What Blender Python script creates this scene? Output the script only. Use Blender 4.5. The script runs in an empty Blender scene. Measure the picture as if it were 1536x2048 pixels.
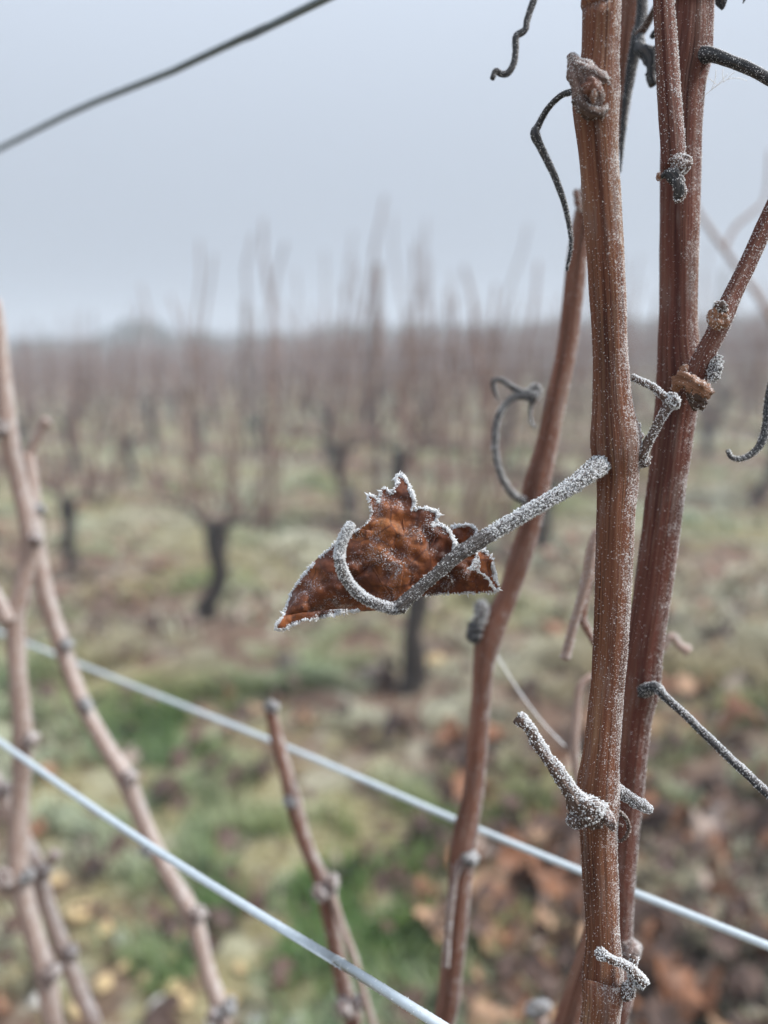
import bpy, bmesh, math, random
import numpy as np
from mathutils import Vector, Matrix, noise as mnoise
from mathutils.geometry import delaunay_2d_cdt

R = math.radians
random.seed(11)
rng = np.random.default_rng(11)
scene = bpy.context.scene
col = scene.collection

# ------------------------------------------------------------------ camera
CAM_H = 1.12
PITCH = math.atan(346 / 1536)
F = 1536.0
FOCUS = 0.183
cam_d = bpy.data.cameras.new('camera')
cam = bpy.data.objects.new('camera', cam_d)
col.objects.link(cam)
cam.location = (0, 0, CAM_H)
cam.rotation_euler = (math.pi / 2 - PITCH, 0, 0)
cam_d.sensor_fit = 'HORIZONTAL'
cam_d.sensor_width = 26.0
cam_d.lens = 26.0
cam_d.clip_start = 0.01
cam_d.clip_end = 2000
cam_d.dof.use_dof = True
cam_d.dof.focus_distance = FOCUS
cam_d.dof.aperture_fstop = 26.0 / 4.4
scene.camera = cam
scene.cycles.use_denoising = True
scene.cycles.max_bounces = 6
scene.cycles.volume_bounces = 2
scene.cycles.transparent_max_bounces = 8
scene.cycles.use_adaptive_sampling = False

# ------------------------------------------------------------------ sky, sun, exposure
SUN_EL, SUN_AZ = R(50), R(98)          # azimuth to the right of the view direction
world = bpy.data.worlds.new('World')
scene.world = world
world.use_nodes = True
nt = world.node_tree
nt.nodes.clear()
def wn(t, **k):
    n = nt.nodes.new(t)
    for a, b in k.items():
        setattr(n, a, b)
    return n
sky = wn('ShaderNodeTexSky', sky_type='NISHITA', sun_disc=False, sun_elevation=SUN_EL,
         sun_rotation=SUN_AZ, air_density=1.0, dust_density=6.0, ozone_density=1.0)
hsv = wn('ShaderNodeHueSaturation')
hsv.inputs['Saturation'].default_value = 0.35
geo = wn('ShaderNodeTexCoord')
sep = wn('ShaderNodeSeparateXYZ')
nt.links.new(geo.outputs['Generated'], sep.inputs[0])
# overcast vault: radiance rises steadily from the horizon to the zenith
mr = wn('ShaderNodeMapRange')
mr.inputs['From Min'].default_value = 0.0
mr.inputs['From Max'].default_value = 1.0
mr.inputs['To Min'].default_value = 3.3
mr.inputs['To Max'].default_value = 12.5
pw = wn('ShaderNodeMath', operation='POWER', use_clamp=True)
pw.inputs[1].default_value = 1.6
nt.links.new(sep.outputs['Z'], pw.inputs[0])
nt.links.new(pw.outputs[0], mr.inputs['Value'])
vs = wn('ShaderNodeVectorMath', operation='SCALE')
vs.inputs[0].default_value = (0.85, 0.955, 1.12)
nt.links.new(mr.outputs[0], vs.inputs['Scale'])
mixc = wn('ShaderNodeMix', data_type='RGBA')
mixc.inputs['Factor'].default_value = 0.92
nt.links.new(sky.outputs[0], hsv.inputs['Color'])
nt.links.new(hsv.outputs[0], mixc.inputs['A'])
nt.links.new(vs.outputs[0], mixc.inputs['B'])
bg = wn('ShaderNodeBackground')
bg.inputs['Strength'].default_value = 0.1
nt.links.new(mixc.outputs['Result'], bg.inputs['Color'])
nt.links.new(bg.outputs[0], wn('ShaderNodeOutputWorld').inputs[0])

sun_d = bpy.data.lights.new('sun', 'SUN')
sun_d.energy = 3.0
sun_d.angle = R(12)
sun_d.color = (1.0, 0.96, 0.90)
sun = bpy.data.objects.new('sun', sun_d)
col.objects.link(sun)
sdir = Vector((math.cos(SUN_EL) * math.sin(SUN_AZ), math.cos(SUN_EL) * math.cos(SUN_AZ), math.sin(SUN_EL)))
sun.rotation_euler = sdir.to_track_quat('Z', 'Y').to_euler()
sun.location = sdir * 30

vsx = scene.view_settings
vsx.view_transform = 'Standard'
vsx.look = 'None'
vsx.exposure = 0.66
vsx.gamma = 1.0
vsx.use_curve_mapping = False

# ------------------------------------------------------------------ pixel <-> place
CP, SP = math.cos(PITCH), math.sin(PITCH)
def ray(px, py):
    r, u, f = (px - 768) / F, (1024 - py) / F, 1.0
    return Vector((r, f * CP + u * SP, u * CP - f * SP))
def at(px, py, depth):
    """point seen at a photo pixel, at a distance along the view axis"""
    return Vector((0, 0, CAM_H)) + ray(px, py) * depth
SLOPE = 0.044 * 1.0
GL = 24.0
def gz(x, y):
    """ground height: falls gently to the left"""
    return SLOPE * GL * math.tanh(x / GL)
def ground_px(px, py):
    d = ray(px, py)
    t = (CAM_H) / max(1e-4, (-d.z + SLOPE * d.x))
    for _ in range(8):
        p = d * t
        t = (CAM_H - gz(p.x, p.y)) / max(1e-4, -d.z)
        t = max(t, 0.1)
    p = d * t
    return Vector((p.x, p.y, gz(p.x, p.y)))
ROW = Vector((-1818, 1547, 0)).normalized()        # direction of the vine rows
NRM = Vector((1547, 1818, 0)).normalized()
ROW_ANG = math.atan2(ROW.y, ROW.x)

# ------------------------------------------------------------------ materials
def mat(name):
    m = bpy.data.materials.new(name)
    m.use_nodes = True
    b = m.node_tree.nodes['Principled BSDF']
    return m, m.node_tree, b
def node(t, typ, **k):
    n = t.nodes.new(typ)
    for a, b in k.items():
        setattr(n, a, b)
    return n
def ramp(t, fac, stops):
    n = node(t, 'ShaderNodeValToRGB')
    el = n.color_ramp.elements
    while len(el) < len(stops):
        el.new(0.5)
    for e, (p, c) in zip(el, stops):
        e.position = p
        e.color = (*c, 1) if len(c) == 3 else c
    t.links.new(fac, n.inputs[0])
    return n.outputs[0]
def noise(t, vec, scale, detail=4, rough=0.55):
    n = node(t, 'ShaderNodeTexNoise')
    n.inputs['Scale'].default_value = scale
    n.inputs['Detail'].default_value = detail
    n.inputs['Roughness'].default_value = rough
    if vec is not None:
        t.links.new(vec, n.inputs['Vector'])
    return n.outputs['Fac']
def mix(t, fac, a, b, mode='MIX'):
    n = node(t, 'ShaderNodeMix', data_type='RGBA', blend_type=mode)
    for s, v in (('Factor', fac), ('A', a), ('B', b)):
        i = n.inputs[s]
        if hasattr(v, 'is_linked'):
            t.links.new(v, i)
        elif s == 'Factor':
            i.default_value = v
        else:
            i.default_value = (*v, 1)
    return n.outputs['Result']
def scalevec(t, vec, s):
    n = node(t, 'ShaderNodeVectorMath', operation='MULTIPLY')
    t.links.new(vec, n.inputs[0])
    n.inputs[1].default_value = s
    return n.outputs[0]
def math_n(t, op, a, b):
    n = node(t, 'ShaderNodeMath', operation=op)
    for i, v in enumerate((a, b)):
        if hasattr(v, 'is_linked'):
            t.links.new(v, n.inputs[i])
        else:
            n.inputs[i].default_value = v
    return n.outputs[0]
def bump(t, b, h, strength, dist):
    n = node(t, 'ShaderNodeBump')
    n.inputs['Strength'].default_value = strength
    n.inputs['Distance'].default_value = dist
    t.links.new(h, n.inputs['Height'])
    t.links.new(n.outputs[0], b.inputs['Normal'])

def bark(name, dark, mid, light, frost=0.5, tan=0.35, frostcol=(0.66, 0.64, 0.63), speck=1.0):
    m, t, b = mat(name)
    at_ = node(t, 'ShaderNodeAttribute', attribute_name='cyl').outputs['Vector']
    oi = node(t, 'ShaderNodeObjectInfo')
    str1 = noise(t, scalevec(t, at_, (9, 9, 16)), 1.0, 6, 0.68)
    str2 = noise(t, scalevec(t, at_, (19, 19, 30)), 1.0, 4, 0.65)
    patch = noise(t, scalevec(t, at_, (1.0, 1.0, 17)), 1.0, 5, 0.62)
    grey = noise(t, scalevec(t, at_, (2.2, 2.2, 55)), 1.0, 5, 0.65)
    c = ramp(t, str1, [(0.34, dark), (0.48, mid), (0.66, light)])
    red = ramp(t, patch, [(0.38, dark), (0.48, mid), (0.56, tuple(q * 1.25 for q in mid)), (0.66, light)])
    c = mix(t, tan, c, red)
    c = mix(t, ramp(t, grey, [(0.52, (0, 0, 0)), (0.70, (0.55, 0.55, 0.55))]), c, (0.20, 0.155, 0.135))
    c = mix(t, ramp(t, str2, [(0.54, (0, 0, 0)), (0.66, (0.75, 0.75, 0.75))]), c, tuple(x * 0.35 for x in dark))
    # rime grains in the bark's grooves, thicker on the side turned to the sky and wind
    g = node(t, 'ShaderNodeNewGeometry')
    dot = node(t, 'ShaderNodeVectorMath', operation='DOT_PRODUCT')
    t.links.new(g.outputs['Normal'], dot.inputs[0])
    dot.inputs[1].default_value = (0.80, 0.1, 0.45)
    side = node(t, 'ShaderNodeMapRange')
    side.inputs['From Min'].default_value = -0.5
    side.inputs['From Max'].default_value = 0.95
    side.inputs['To Min'].default_value = -0.12
    side.inputs['To Max'].default_value = 0.16
    t.links.new(dot.outputs['Value'], side.inputs['Value'])
    tc = node(t, 'ShaderNodeTexCoord').outputs['Object']
    sp = noise(t, tc, 2600, 3, 0.75)
    sp2 = noise(t, tc, 260, 3, 0.6)
    f = math_n(t, 'ADD', math_n(t, 'ADD', sp, side.outputs[0]), math_n(t, 'MULTIPLY', math_n(t, 'SUBTRACT', sp2, 0.5), 0.35))
    fr = ramp(t, f, [(0.60 - 0.06 * frost, (0, 0, 0)), (0.76 - 0.08 * frost, (0.85 * speck,) * 3)])
    c = mix(t, fr, c, frostcol)
    t.links.new(c, b.inputs['Base Color'])
    b.inputs['Roughness'].default_value = 0.7
    b.inputs['Specular IOR Level'].default_value = 0.12
    h = math_n(t, 'ADD', str1, math_n(t, 'MULTIPLY', fr, 0.6))
    bump(t, b, h, 0.4, 0.0005)
    return m

def simple(name, c, rough=0.7, var=0.35, scale=30, spec=0.3):
    m, t, b = mat(name)
    tc = node(t, 'ShaderNodeTexCoord').outputs['Object']
    n = noise(t, tc, scale, 5, 0.6)
    cc = ramp(t, n, [(0.3, tuple(x * (1 - var) for x in c)), (0.7, tuple(min(1, x * (1 + var)) for x in c))])
    t.links.new(cc, b.inputs['Base Color'])
    b.inputs['Roughness'].default_value = rough
    b.inputs['Specular IOR Level'].default_value = spec
    return m

M_main = bark('bark_red_brown', (0.036, 0.013, 0.010), (0.125, 0.045, 0.024), (0.29, 0.165, 0.095), 0.6, 0.55)
M_thick = bark('bark_dark_red', (0.034, 0.011, 0.009), (0.105, 0.034, 0.024), (0.21, 0.115, 0.08), 0.45, 0.5)
M_back = bark('bark_warm_brown', (0.055, 0.023, 0.017), (0.165, 0.070, 0.047), (0.31, 0.185, 0.135), 0.5, 0.5)
M_left = bark('bark_pale_pink', (0.14, 0.078, 0.060), (0.31, 0.21, 0.17), (0.47, 0.365, 0.315), 0.6, 0.5)
M_node = bark('bark_node_grey', (0.05, 0.030, 0.026), (0.14, 0.088, 0.074), (0.32, 0.245, 0.21), 0.8, 0.6)
M_tend = bark('tendril_dark', (0.012, 0.013, 0.015), (0.036, 0.038, 0.042), (0.11, 0.11, 0.11), 0.45, 0.4)
M_stub = bark('dry_stub', (0.025, 0.015, 0.012), (0.075, 0.047, 0.036), (0.19, 0.13, 0.10), 0.25, 0.5)
M_pet = bark('petiole_rimed', (0.025, 0.021, 0.021), (0.07, 0.062, 0.058), (0.18, 0.16, 0.15), 0.7, 0.5, (0.60, 0.61, 0.63))
M_tan = bark('bark_torn_tan', (0.07, 0.032, 0.020), (0.24, 0.115, 0.066), (0.42, 0.25, 0.16), 0.5, 0.3)

def frost_mat():
    m, t, b = mat('rime_crystals')
    b.inputs['Base Color'].default_value = (0.94, 0.95, 0.96, 1)
    b.inputs['Roughness'].default_value = 0.35
    b.inputs['Subsurface Weight'].default_value = 0.25
    b.inputs['Subsurface Radius'].default_value = (0.0006, 0.0006, 0.0006)
    b.inputs['Subsurface Scale'].default_value = 1.0
    b.inputs['Specular IOR Level'].default_value = 0.5
    b.inputs['Subsurface Weight'].default_value = 0.0
    tr = node(t, 'ShaderNodeBsdfTranslucent'); tr.inputs['Color'].default_value = (0.95, 0.96, 0.97, 1)
    ms = node(t, 'ShaderNodeMixShader'); ms.inputs[0].default_value = 0.5
    t.links.new(b.outputs[0], ms.inputs[1]); t.links.new(tr.outputs[0], ms.inputs[2])
    t.links.new(ms.outputs[0], t.nodes['Material Output'].inputs['Surface'])
    return m
M_frost = frost_mat()

# ------------------------------------------------------------------ mesh helpers
def mesh_np(name, V, faces, smooth=True):
    me = bpy.data.meshes.new(name)
    V = np.asarray(V, dtype=np.float32)
    faces = np.asarray(faces, dtype=np.int32)
    k = faces.shape[1]
    me.vertices.add(len(V))
    me.vertices.foreach_set('co', V.ravel())
    me.loops.add(faces.size)
    me.loops.foreach_set('vertex_index', faces.ravel())
    me.polygons.add(len(faces))
    me.polygons.foreach_set('loop_start', np.arange(0, faces.size, k, dtype=np.int32))
    me.update(calc_edges=True)
    if smooth:
        me.polygons.foreach_set('use_smooth', np.ones(len(faces), dtype=bool))
    me.validate()
    return me

def link(name, me, m, parent=None):
    o = bpy.data.objects.new(name, me)
    if m is not None and not me.materials:
        me.materials.append(m)
    col.objects.link(o)
    if parent is not None:
        o.parent = parent
        o.matrix_parent_inverse = Matrix.Translation(-parent.location)
    return o

def tag(o, label=None, cat=None, group=None, kind=None):
    if label: o['label'] = label
    if cat: o['category'] = cat
    if group: o['group'] = group
    if kind: o['kind'] = kind
    return o

def thing(name, loc, label, cat, group=None):
    o = bpy.data.objects.new(name, None)
    o.empty_display_size = 0.05
    o.location = loc
    col.objects.link(o)
    return tag(o, label, cat, group)

def spline(P, n):
    """Catmull-Rom through rows of P, n samples spread by length"""
    P = np.asarray(P, float)
    if len(P) == 2:
        t = np.linspace(0, 1, n)[:, None]
        return P[0] * (1 - t) + P[1] * t
    E = np.vstack([2 * P[0] - P[1], P, 2 * P[-1] - P[-2]])
    out = []
    for i in range(1, len(E) - 2):
        p0, p1, p2, p3 = E[i - 1], E[i], E[i + 1], E[i + 2]
        for t in np.linspace(0, 1, 16, endpoint=False):
            out.append(0.5 * ((2 * p1) + (-p0 + p2) * t + (2 * p0 - 5 * p1 + 4 * p2 - p3) * t * t
                              + (-p0 + 3 * p1 - 3 * p2 + p3) * t ** 3))
    out.append(P[-1])
    out = np.array(out)
    L = np.r_[0, np.cumsum(np.linalg.norm(np.diff(out[:, :3], axis=0), axis=1))]
    s = np.linspace(0, L[-1], n)
    return np.stack([np.interp(s, L, out[:, k]) for k in range(out.shape[1])], 1)

def frames(C):
    T = np.gradient(C, axis=0)
    T /= np.linalg.norm(T, axis=1)[:, None] + 1e-12
    ref = np.array([0.1, -1.0, 0.05])
    if abs(T[0] @ ref) > 0.95 * np.linalg.norm(ref): ref = np.array([1.0, 0, 0])
    u = ref - T[0] * (ref @ T[0]); u /= np.linalg.norm(u)
    U = [u]
    for i in range(1, len(T)):
        u = U[-1] - T[i] * (U[-1] @ T[i]); u /= np.linalg.norm(u) + 1e-12
        U.append(u)
    U = np.array(U)
    return T, U, np.cross(T, U)

class Tube: pass
def tube_data(C, Rad, sides=24, ridge=0.0, lump=0.0, seed=0, flat=1.0, caps=True, rough=0.0):
    """swept tube with bark ridges; returns verts, quads, 'cyl' attribute, normals"""
    n = len(C)
    T, U, W = frames(C)
    L = np.r_[0, np.cumsum(np.linalg.norm(np.diff(C, axis=0), axis=1))]
    a = np.linspace(0, 2 * math.pi, sides, endpoint=False)
    r_ = np.random.default_rng(seed)
    ph = r_.uniform(0, 6.28, (6, 2))
    A, LL = np.meshgrid(a, L)
    rr = np.ones_like(A)
    if ridge:
        for k, f in enumerate((5, 9, 14, 19, 23, 11)):
            rr += ridge / (1 + 0.25 * k) * np.sin(f * A + ph[k, 0] + np.sin(LL * (40 + 23 * k) + ph[k, 1]) * 0.7)
    if lump:
        m0 = float(np.mean(Rad)) * 2.2
        for k in range(4):
            rr += lump / (1 + k * 0.6) * np.sin((k + 1) * A + ph[k, 1]) * np.sin(LL / m0 * (1.7 + 1.3 * k) + ph[k, 0])
    ca, sa = np.cos(a), np.sin(a)
    dirs = U[:, None, :] * ca[None, :, None] + W[:, None, :] * (sa * flat)[None, :, None]
    V = C[:, None, :] + dirs * (np.asarray(Rad)[:, None] * rr)[:, :, None]
    if rough:
        rm = float(np.max(Rad))
        for i in range(n):
            for j in range(sides):
                q = Vector(V[i, j]) / rm
                k = mnoise.noise(q * 1.6 + Vector((seed, 0, 0))) + 0.55 * mnoise.noise(q * 4.0 + Vector((0, seed, 0)))
                V[i, j] += dirs[i, j] * (rough * k * rm)
    cyl = np.stack([np.broadcast_to(ca, A.shape), np.broadcast_to(sa, A.shape), LL], 2)
    idx = np.arange(n * sides).reshape(n, sides)
    q = np.stack([idx[:-1], np.roll(idx[:-1], -1, 1), np.roll(idx[1:], -1, 1), idx[1:]], 2).reshape(-1, 4)
    V2, c2 = V.reshape(-1, 3), cyl.reshape(-1, 3)
    if caps:
        e0, e1 = len(V2), len(V2) + 1
        V2 = np.vstack([V2, C[0] - T[0] * Rad[0] * 0.35, C[-1] + T[-1] * Rad[-1] * 0.35])
        c2 = np.vstack([c2, [0, 0, L[0]], [0, 0, L[-1]]])
        j = np.arange(sides); jn = (j + 1) % sides
        q = np.vstack([q, np.stack([np.full(sides, e0), jn, j, np.full(sides, e0)], 1)[:, [0, 1, 2, 2]],
                       np.stack([np.full(sides, e1), idx[-1][j], idx[-1][jn], idx[-1][jn]], 1)])
    d = Tube(); d.V = V2; d.q = q; d.cyl = c2; d.P = V; d.N = dirs; d.L = L; d.T = T
    return d

def quad_tri_mesh(name, V, q, cyl=None, smooth=True):
    faces = [tuple(f) if f[2] != f[3] else tuple(f[:3]) for f in q.tolist()]
    me = bpy.data.meshes.new(name)
    me.from_pydata(V.tolist(), [], faces)
    if smooth:
        me.polygons.foreach_set('use_smooth', np.ones(len(me.polygons), dtype=bool))
    if cyl is not None:
        a = me.attributes.new('cyl', 'FLOAT_VECTOR', 'POINT')
        a.data.foreach_set('vector', np.asarray(cyl, np.float32).ravel())
    me.update()
    return me

def px_path(pts, n):
    """pts rows (px, py, depth, width_px) -> centreline and radius in metres"""
    P = []
    for x, y, d, w in pts:
        p = at(x, y, d)
        P.append((p.x, p.y, p.z, w * 0.5 * d / F))
    S = spline(P, n)
    return S[:, :3], np.maximum(S[:, 3], 1e-4)

OCT_V = np.array([[1, 0, 0], [-1, 0, 0], [0, 1, 0], [0, -1, 0], [0, 0, 1], [0, 0, -1]], float)
OCT_F = np.array([[0, 2, 4], [2, 1, 4], [1, 3, 4], [3, 0, 4], [2, 0, 5], [1, 2, 5], [3, 1, 5], [0, 3, 5]])
def crystals(P, N, rad, ln, r_):
    """many small rime grains (squashed / stretched octahedra) standing on a surface"""
    n = len(P)
    N = N + r_.normal(0, 0.45, (n, 3))
    N /= np.linalg.norm(N, axis=1)[:, None] + 1e-9
    B = r_.normal(0, 1, (n, 3)); B -= N * (B * N).sum(1)[:, None]
    B /= np.linalg.norm(B, axis=1)[:, None] + 1e-9
    D = np.cross(N, B)
    rx = rad * r_.uniform(0.6, 1.3, n); ry = rad * r_.uniform(0.6, 1.3, n)
    rz = ln
    V = (P[:, None, :] + B[:, None, :] * (OCT_V[None, :, 0] * rx[:, None])[:, :, None]
         + D[:, None, :] * (OCT_V[None, :, 1] * ry[:, None])[:, :, None]
         + N[:, None, :] * ((OCT_V[None, :, 2] * 0.9 + 0.35) * rz[:, None])[:, :, None])
    Fc = (OCT_F[None] + (np.arange(n) * 6)[:, None, None]).reshape(-1, 3)
    return V.reshape(-1, 3), Fc

WIND = np.array([0.80, 0.05, 0.5])
def frost_on(td, count, size, r_, bias=0.8, lo=0, hi=1.0):
    n, s, _ = td.P.shape
    keepP, keepN = [], []
    tries = int(count * 4)
    i = r_.uniform(lo * (n - 1), hi * (n - 1), tries); j = r_.integers(0, s, tries)
    i0 = np.minimum(i.astype(int), n - 2); f = (i - i0)[:, None]
    f2 = r_.uniform(0, 1, tries)[:, None]
    j2 = (j + 1) % s
    Pa = td.P[i0, j] * (1 - f) + td.P[i0 + 1, j] * f
    Pb = td.P[i0, j2] * (1 - f) + td.P[i0 + 1, j2] * f
    P = Pa * (1 - f2) + Pb * f2
    Nn = td.N[i0, j] * (1 - f2) + td.N[i0, j2] * f2
    pr = 0.06 + 0.7 * (1 - bias) + bias * np.clip(Nn @ WIND, 0, 1) ** 1.8
    k = r_.uniform(0, 1, tries) < pr
    P, Nn = P[k][:count], Nn[k][:count]
    sz = size * np.minimum(0.92 * r_.lognormal(0, 0.55, len(P)), 1.8)
    return crystals(P, Nn, sz * 0.75, sz * r_.uniform(0.8, 1.9, len(P)), r_)

_seed = [100]
class Cane:
    """a thing made of swept parts; every part in photo pixels and depth"""
    def __init__(self, name, base, label, cat, group=None):
        self.o = thing(name, base, label, cat, group)
        self.fr = []
    def part(self, name, pts, m, sides=20, n=None, ridge=0.02, lump=0.0, frost=0, size=0.00012, bias=0.8,
             nodes=(), parent=None, flat=1.0, lo=0, hi=1.0, rough=0.0):
        _seed[0] += 1
        n = n or max(8, 6 * len(pts))
        C, Rd = px_path(pts, n)
        return self.sweep(name, C, Rd, m, sides, ridge, lump, frost, size, bias, parent, flat, lo, hi, rough)
    def sweep(self, name, C, Rd, m, sides=20, ridge=0.02, lump=0.0, frost=0, size=0.00012, bias=0.8,
              parent=None, flat=1.0, lo=0, hi=1.0, rough=0.0):
        td = tube_data(C, Rd, sides, ridge, lump, _seed[0], flat, rough=rough)
        b = self.o.location
        V = td.V
        me = quad_tri_mesh(name, V, td.q, td.cyl)
        o = link(name, me, m, self.o)
        if parent is not None:
            o.parent = parent
            o.matrix_parent_inverse = Matrix.Identity(4)
        self.last = td
        if frost:
            self.fr.append(frost_on(td, frost, size, np.random.default_rng(_seed[0]), bias, lo, hi))
        return o
    def blob(self, name, x, y, d, w, h, m, tilt=0.0, frost=0, size=0.00013, point=0.0, bias=0.3, parent=None, rough=0.42):
        """a bud or knuckle: a lumpy spindle w x h pixels, axis tilted in the picture plane"""
        _seed[0] += 1
        t = np.linspace(-1, 1, 21)
        prof = np.sqrt(np.clip(1 - t ** 2, 0, 1)) * (1 - point * 0.5 * (t + 1) / 1.6) + 0.02
        pts = []
        cx, cy = math.sin(tilt), -math.cos(tilt)
        P = []
        for tt in t:
            p = at(x + cx * tt * h / 2, y + cy * tt * h / 2, d)
            P.append(p)
        C = np.array(P); Rd = prof * w * 0.5 * d / F
        return self.sweep(name, C, Rd, m, 24, 0.03, 0.10, frost, size, bias, parent, rough=rough)
    def done(self):
        if self.fr:
            Vs, Fs, off = [], [], 0
            for V, Fc in self.fr:
                Vs.append(V); Fs.append(Fc + off); off += len(V)
            me = mesh_np('frost', np.vstack(Vs), np.vstack(Fs), smooth=False)
            o = link('frost', me, M_frost, self.o)
            o['kind'] = 'stuff'
        return self.o

def below(pts, n=3, zend=0.50, along=0.0):
    """continue a cane below the frame down to the vine's arm"""
    x, y, d, w = pts[-1]
    return pts

def full_path(pts, n, down=None, up=None):
    """pixel path plus world points continuing below (to the vine's arm) and above the picture"""
    P = []
    for x, y, d, w in pts:
        p = at(x, y, d); P.append((p.x, p.y, p.z, w * 0.5 * d / F))
    if up is not None:
        a, b = np.array(P[0]), np.array(P[min(2, len(P) - 1)])
        t = (a - b)[:3]; t /= np.linalg.norm(t)
        ext = []
        for k in (1.0, 0.66, 0.33):
            q = a[:3] + t * up * k + np.array([0.01 * math.sin(k * 7), 0.012 * k, 0])
            ext.append((*q, a[3] * (1 - 0.25 * k)))
        P = ext + P
    if down is not None:
        a = np.array(P[-1]); e = np.array(down)
        for k in (0.35, 0.7, 1.0):
            q = a[:3] * (1 - k) + e * k
            q = q + np.array([0.01 * math.sin(k * 3.1), 0, -0.012 * math.sin(k * 3.14)])
            P.append((*q, a[3] * (1 + 0.12 * k)))
    S = spline(P, n)
    return S[:, :3], np.maximum(S[:, 3], 1e-4)
def arm(t, z=0.50):
    q = Vector((0.045, 0.175, 0)) + ROW * t
    return (q.x, q.y, gz(q.x, q.y) + z)

# ------------------------------------------------------------------ ground
NEAR_D = Vector((0.045, 0.175, 0)).dot(NRM)
ROW_SP = ground_px(440, 1240).dot(NRM) - NEAR_D       # the next row's trunks stand on the ground here
def strip_of(x, y):
    """0 under a vine row, 0.5 midway between two rows"""
    u = (x * NRM.x + y * NRM.y - NEAR_D) / ROW_SP
    return abs(u - round(u))
def vnoise(x, y, s, seed=0):
    return mnoise.noise(Vector((x / s + seed * 17.3, y / s - seed * 9.1, seed * 3.7)))
def build_ground():
    xs = np.unique(np.r_[np.linspace(-150, -30, 16), np.linspace(-30, -7, 28), np.linspace(-7, 6, 210), np.linspace(6, 30, 28), np.linspace(30, 150, 16)])
    ys = np.unique(np.r_[np.linspace(-20, -1, 12), np.linspace(-1, 9, 170), np.linspace(9, 30, 30), np.linspace(30, 150, 18)])
    V = []
    for y in ys:
        for x in xs:
            d = math.hypot(x, y)
            k = 1.0 if d < 12 else max(0.0, 1 - (d - 12) / 20)
            z = gz(x, y) + k * (0.020 * vnoise(x, y, 0.45, 1) + 0.020 * vnoise(x, y, 0.14, 2) + 0.03 * vnoise(x, y, 2.2, 3)) - 0.02
            V.append((x, y, z))
    nx, ny = len(xs), len(ys)
    idx = np.arange(nx * ny).reshape(ny, nx)
    q = np.stack([idx[:-1, :-1], idx[:-1, 1:], idx[1:, 1:], idx[1:, :-1]], 2).reshape(-1, 4)
    me = mesh_np('ground', np.array(V), q)
    m, t, b = mat('vineyard_soil_and_turf')
    tc = node(t, 'ShaderNodeTexCoord').outputs['Object']
    n1 = noise(t, tc, 2.3, 5, 0.6)
    n2 = noise(t, tc, 9.0, 5, 0.65)
    n3 = noise(t, tc, 60.0, 4, 0.7)
    soil = ramp(t, n3, [(0.3, (0.048, 0.030, 0.021)), (0.5, (0.125, 0.078, 0.056)), (0.7, (0.25, 0.17, 0.125))])
    moss = ramp(t, n3, [(0.3, (0.078, 0.066, 0.030)), (0.5, (0.20, 0.175, 0.088)), (0.7, (0.37, 0.335, 0.21))])
    # bare worked strip under each row of vines, turf between the rows
    dp = node(t, 'ShaderNodeVectorMath', operation='DOT_PRODUCT')
    t.links.new(tc, dp.inputs[0]); dp.inputs[1].default_value = tuple(NRM)
    ph = math_n(t, 'FRACT', math_n(t, 'ADD', math_n(t, 'DIVIDE', math_n(t, 'SUBTRACT', dp.outputs['Value'], NEAR_D), ROW_SP), 20.5), 0.0)
    strip = math_n(t, 'ABSOLUTE', math_n(t, 'SUBTRACT', ph, 0.5), 0.0)
    f = math_n(t, 'ADD', math_n(t, 'MULTIPLY', n1, 0.55), math_n(t, 'MULTIPLY', n2, 0.45))
    f = math_n(t, 'ADD', f, math_n(t, 'MULTIPLY', math_n(t, 'SUBTRACT', strip, 0.31), 0.62))
    c = mix(t, ramp(t, f, [(0.44, (0, 0, 0)), (0.53, (1, 1, 1))]), soil, moss)
    n4 = noise(t, tc, 7.0, 6, 0.7)
    c = mix(t, ramp(t, n4, [(0.50, (0, 0, 0)), (0.70, (0.6, 0.6, 0.6))]), c, (0.48, 0.49, 0.38))
    n5 = noise(t, tc, 13.0, 4, 0.6)
    c = mix(t, ramp(t, n5, [(0.56, (0, 0, 0)), (0.66, (0.7, 0.7, 0.7))]), c, (0.085, 0.058, 0.043))
    t.links.new(c, b.inputs['Base Color'])
    b.inputs['Roughness'].default_value = 0.95
    b.inputs['Specular IOR Level'].default_value = 0.15
    bump(t, b, n3, 0.6, 0.01)
    o = link('ground', me, m)
    tag(o, 'frosty vineyard ground of brown soil and mossy turf', 'ground', kind='structure')
    return o
ground = build_ground()

def surf(x, y):
    d = math.hypot(x, y)
    k = 1.0 if d < 12 else max(0.0, 1 - (d - 12) / 20)
    return gz(x, y) + k * (0.020 * vnoise(x, y, 0.45, 1) + 0.020 * vnoise(x, y, 0.14, 2) + 0.03 * vnoise(x, y, 2.2, 3)) - 0.02

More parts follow.
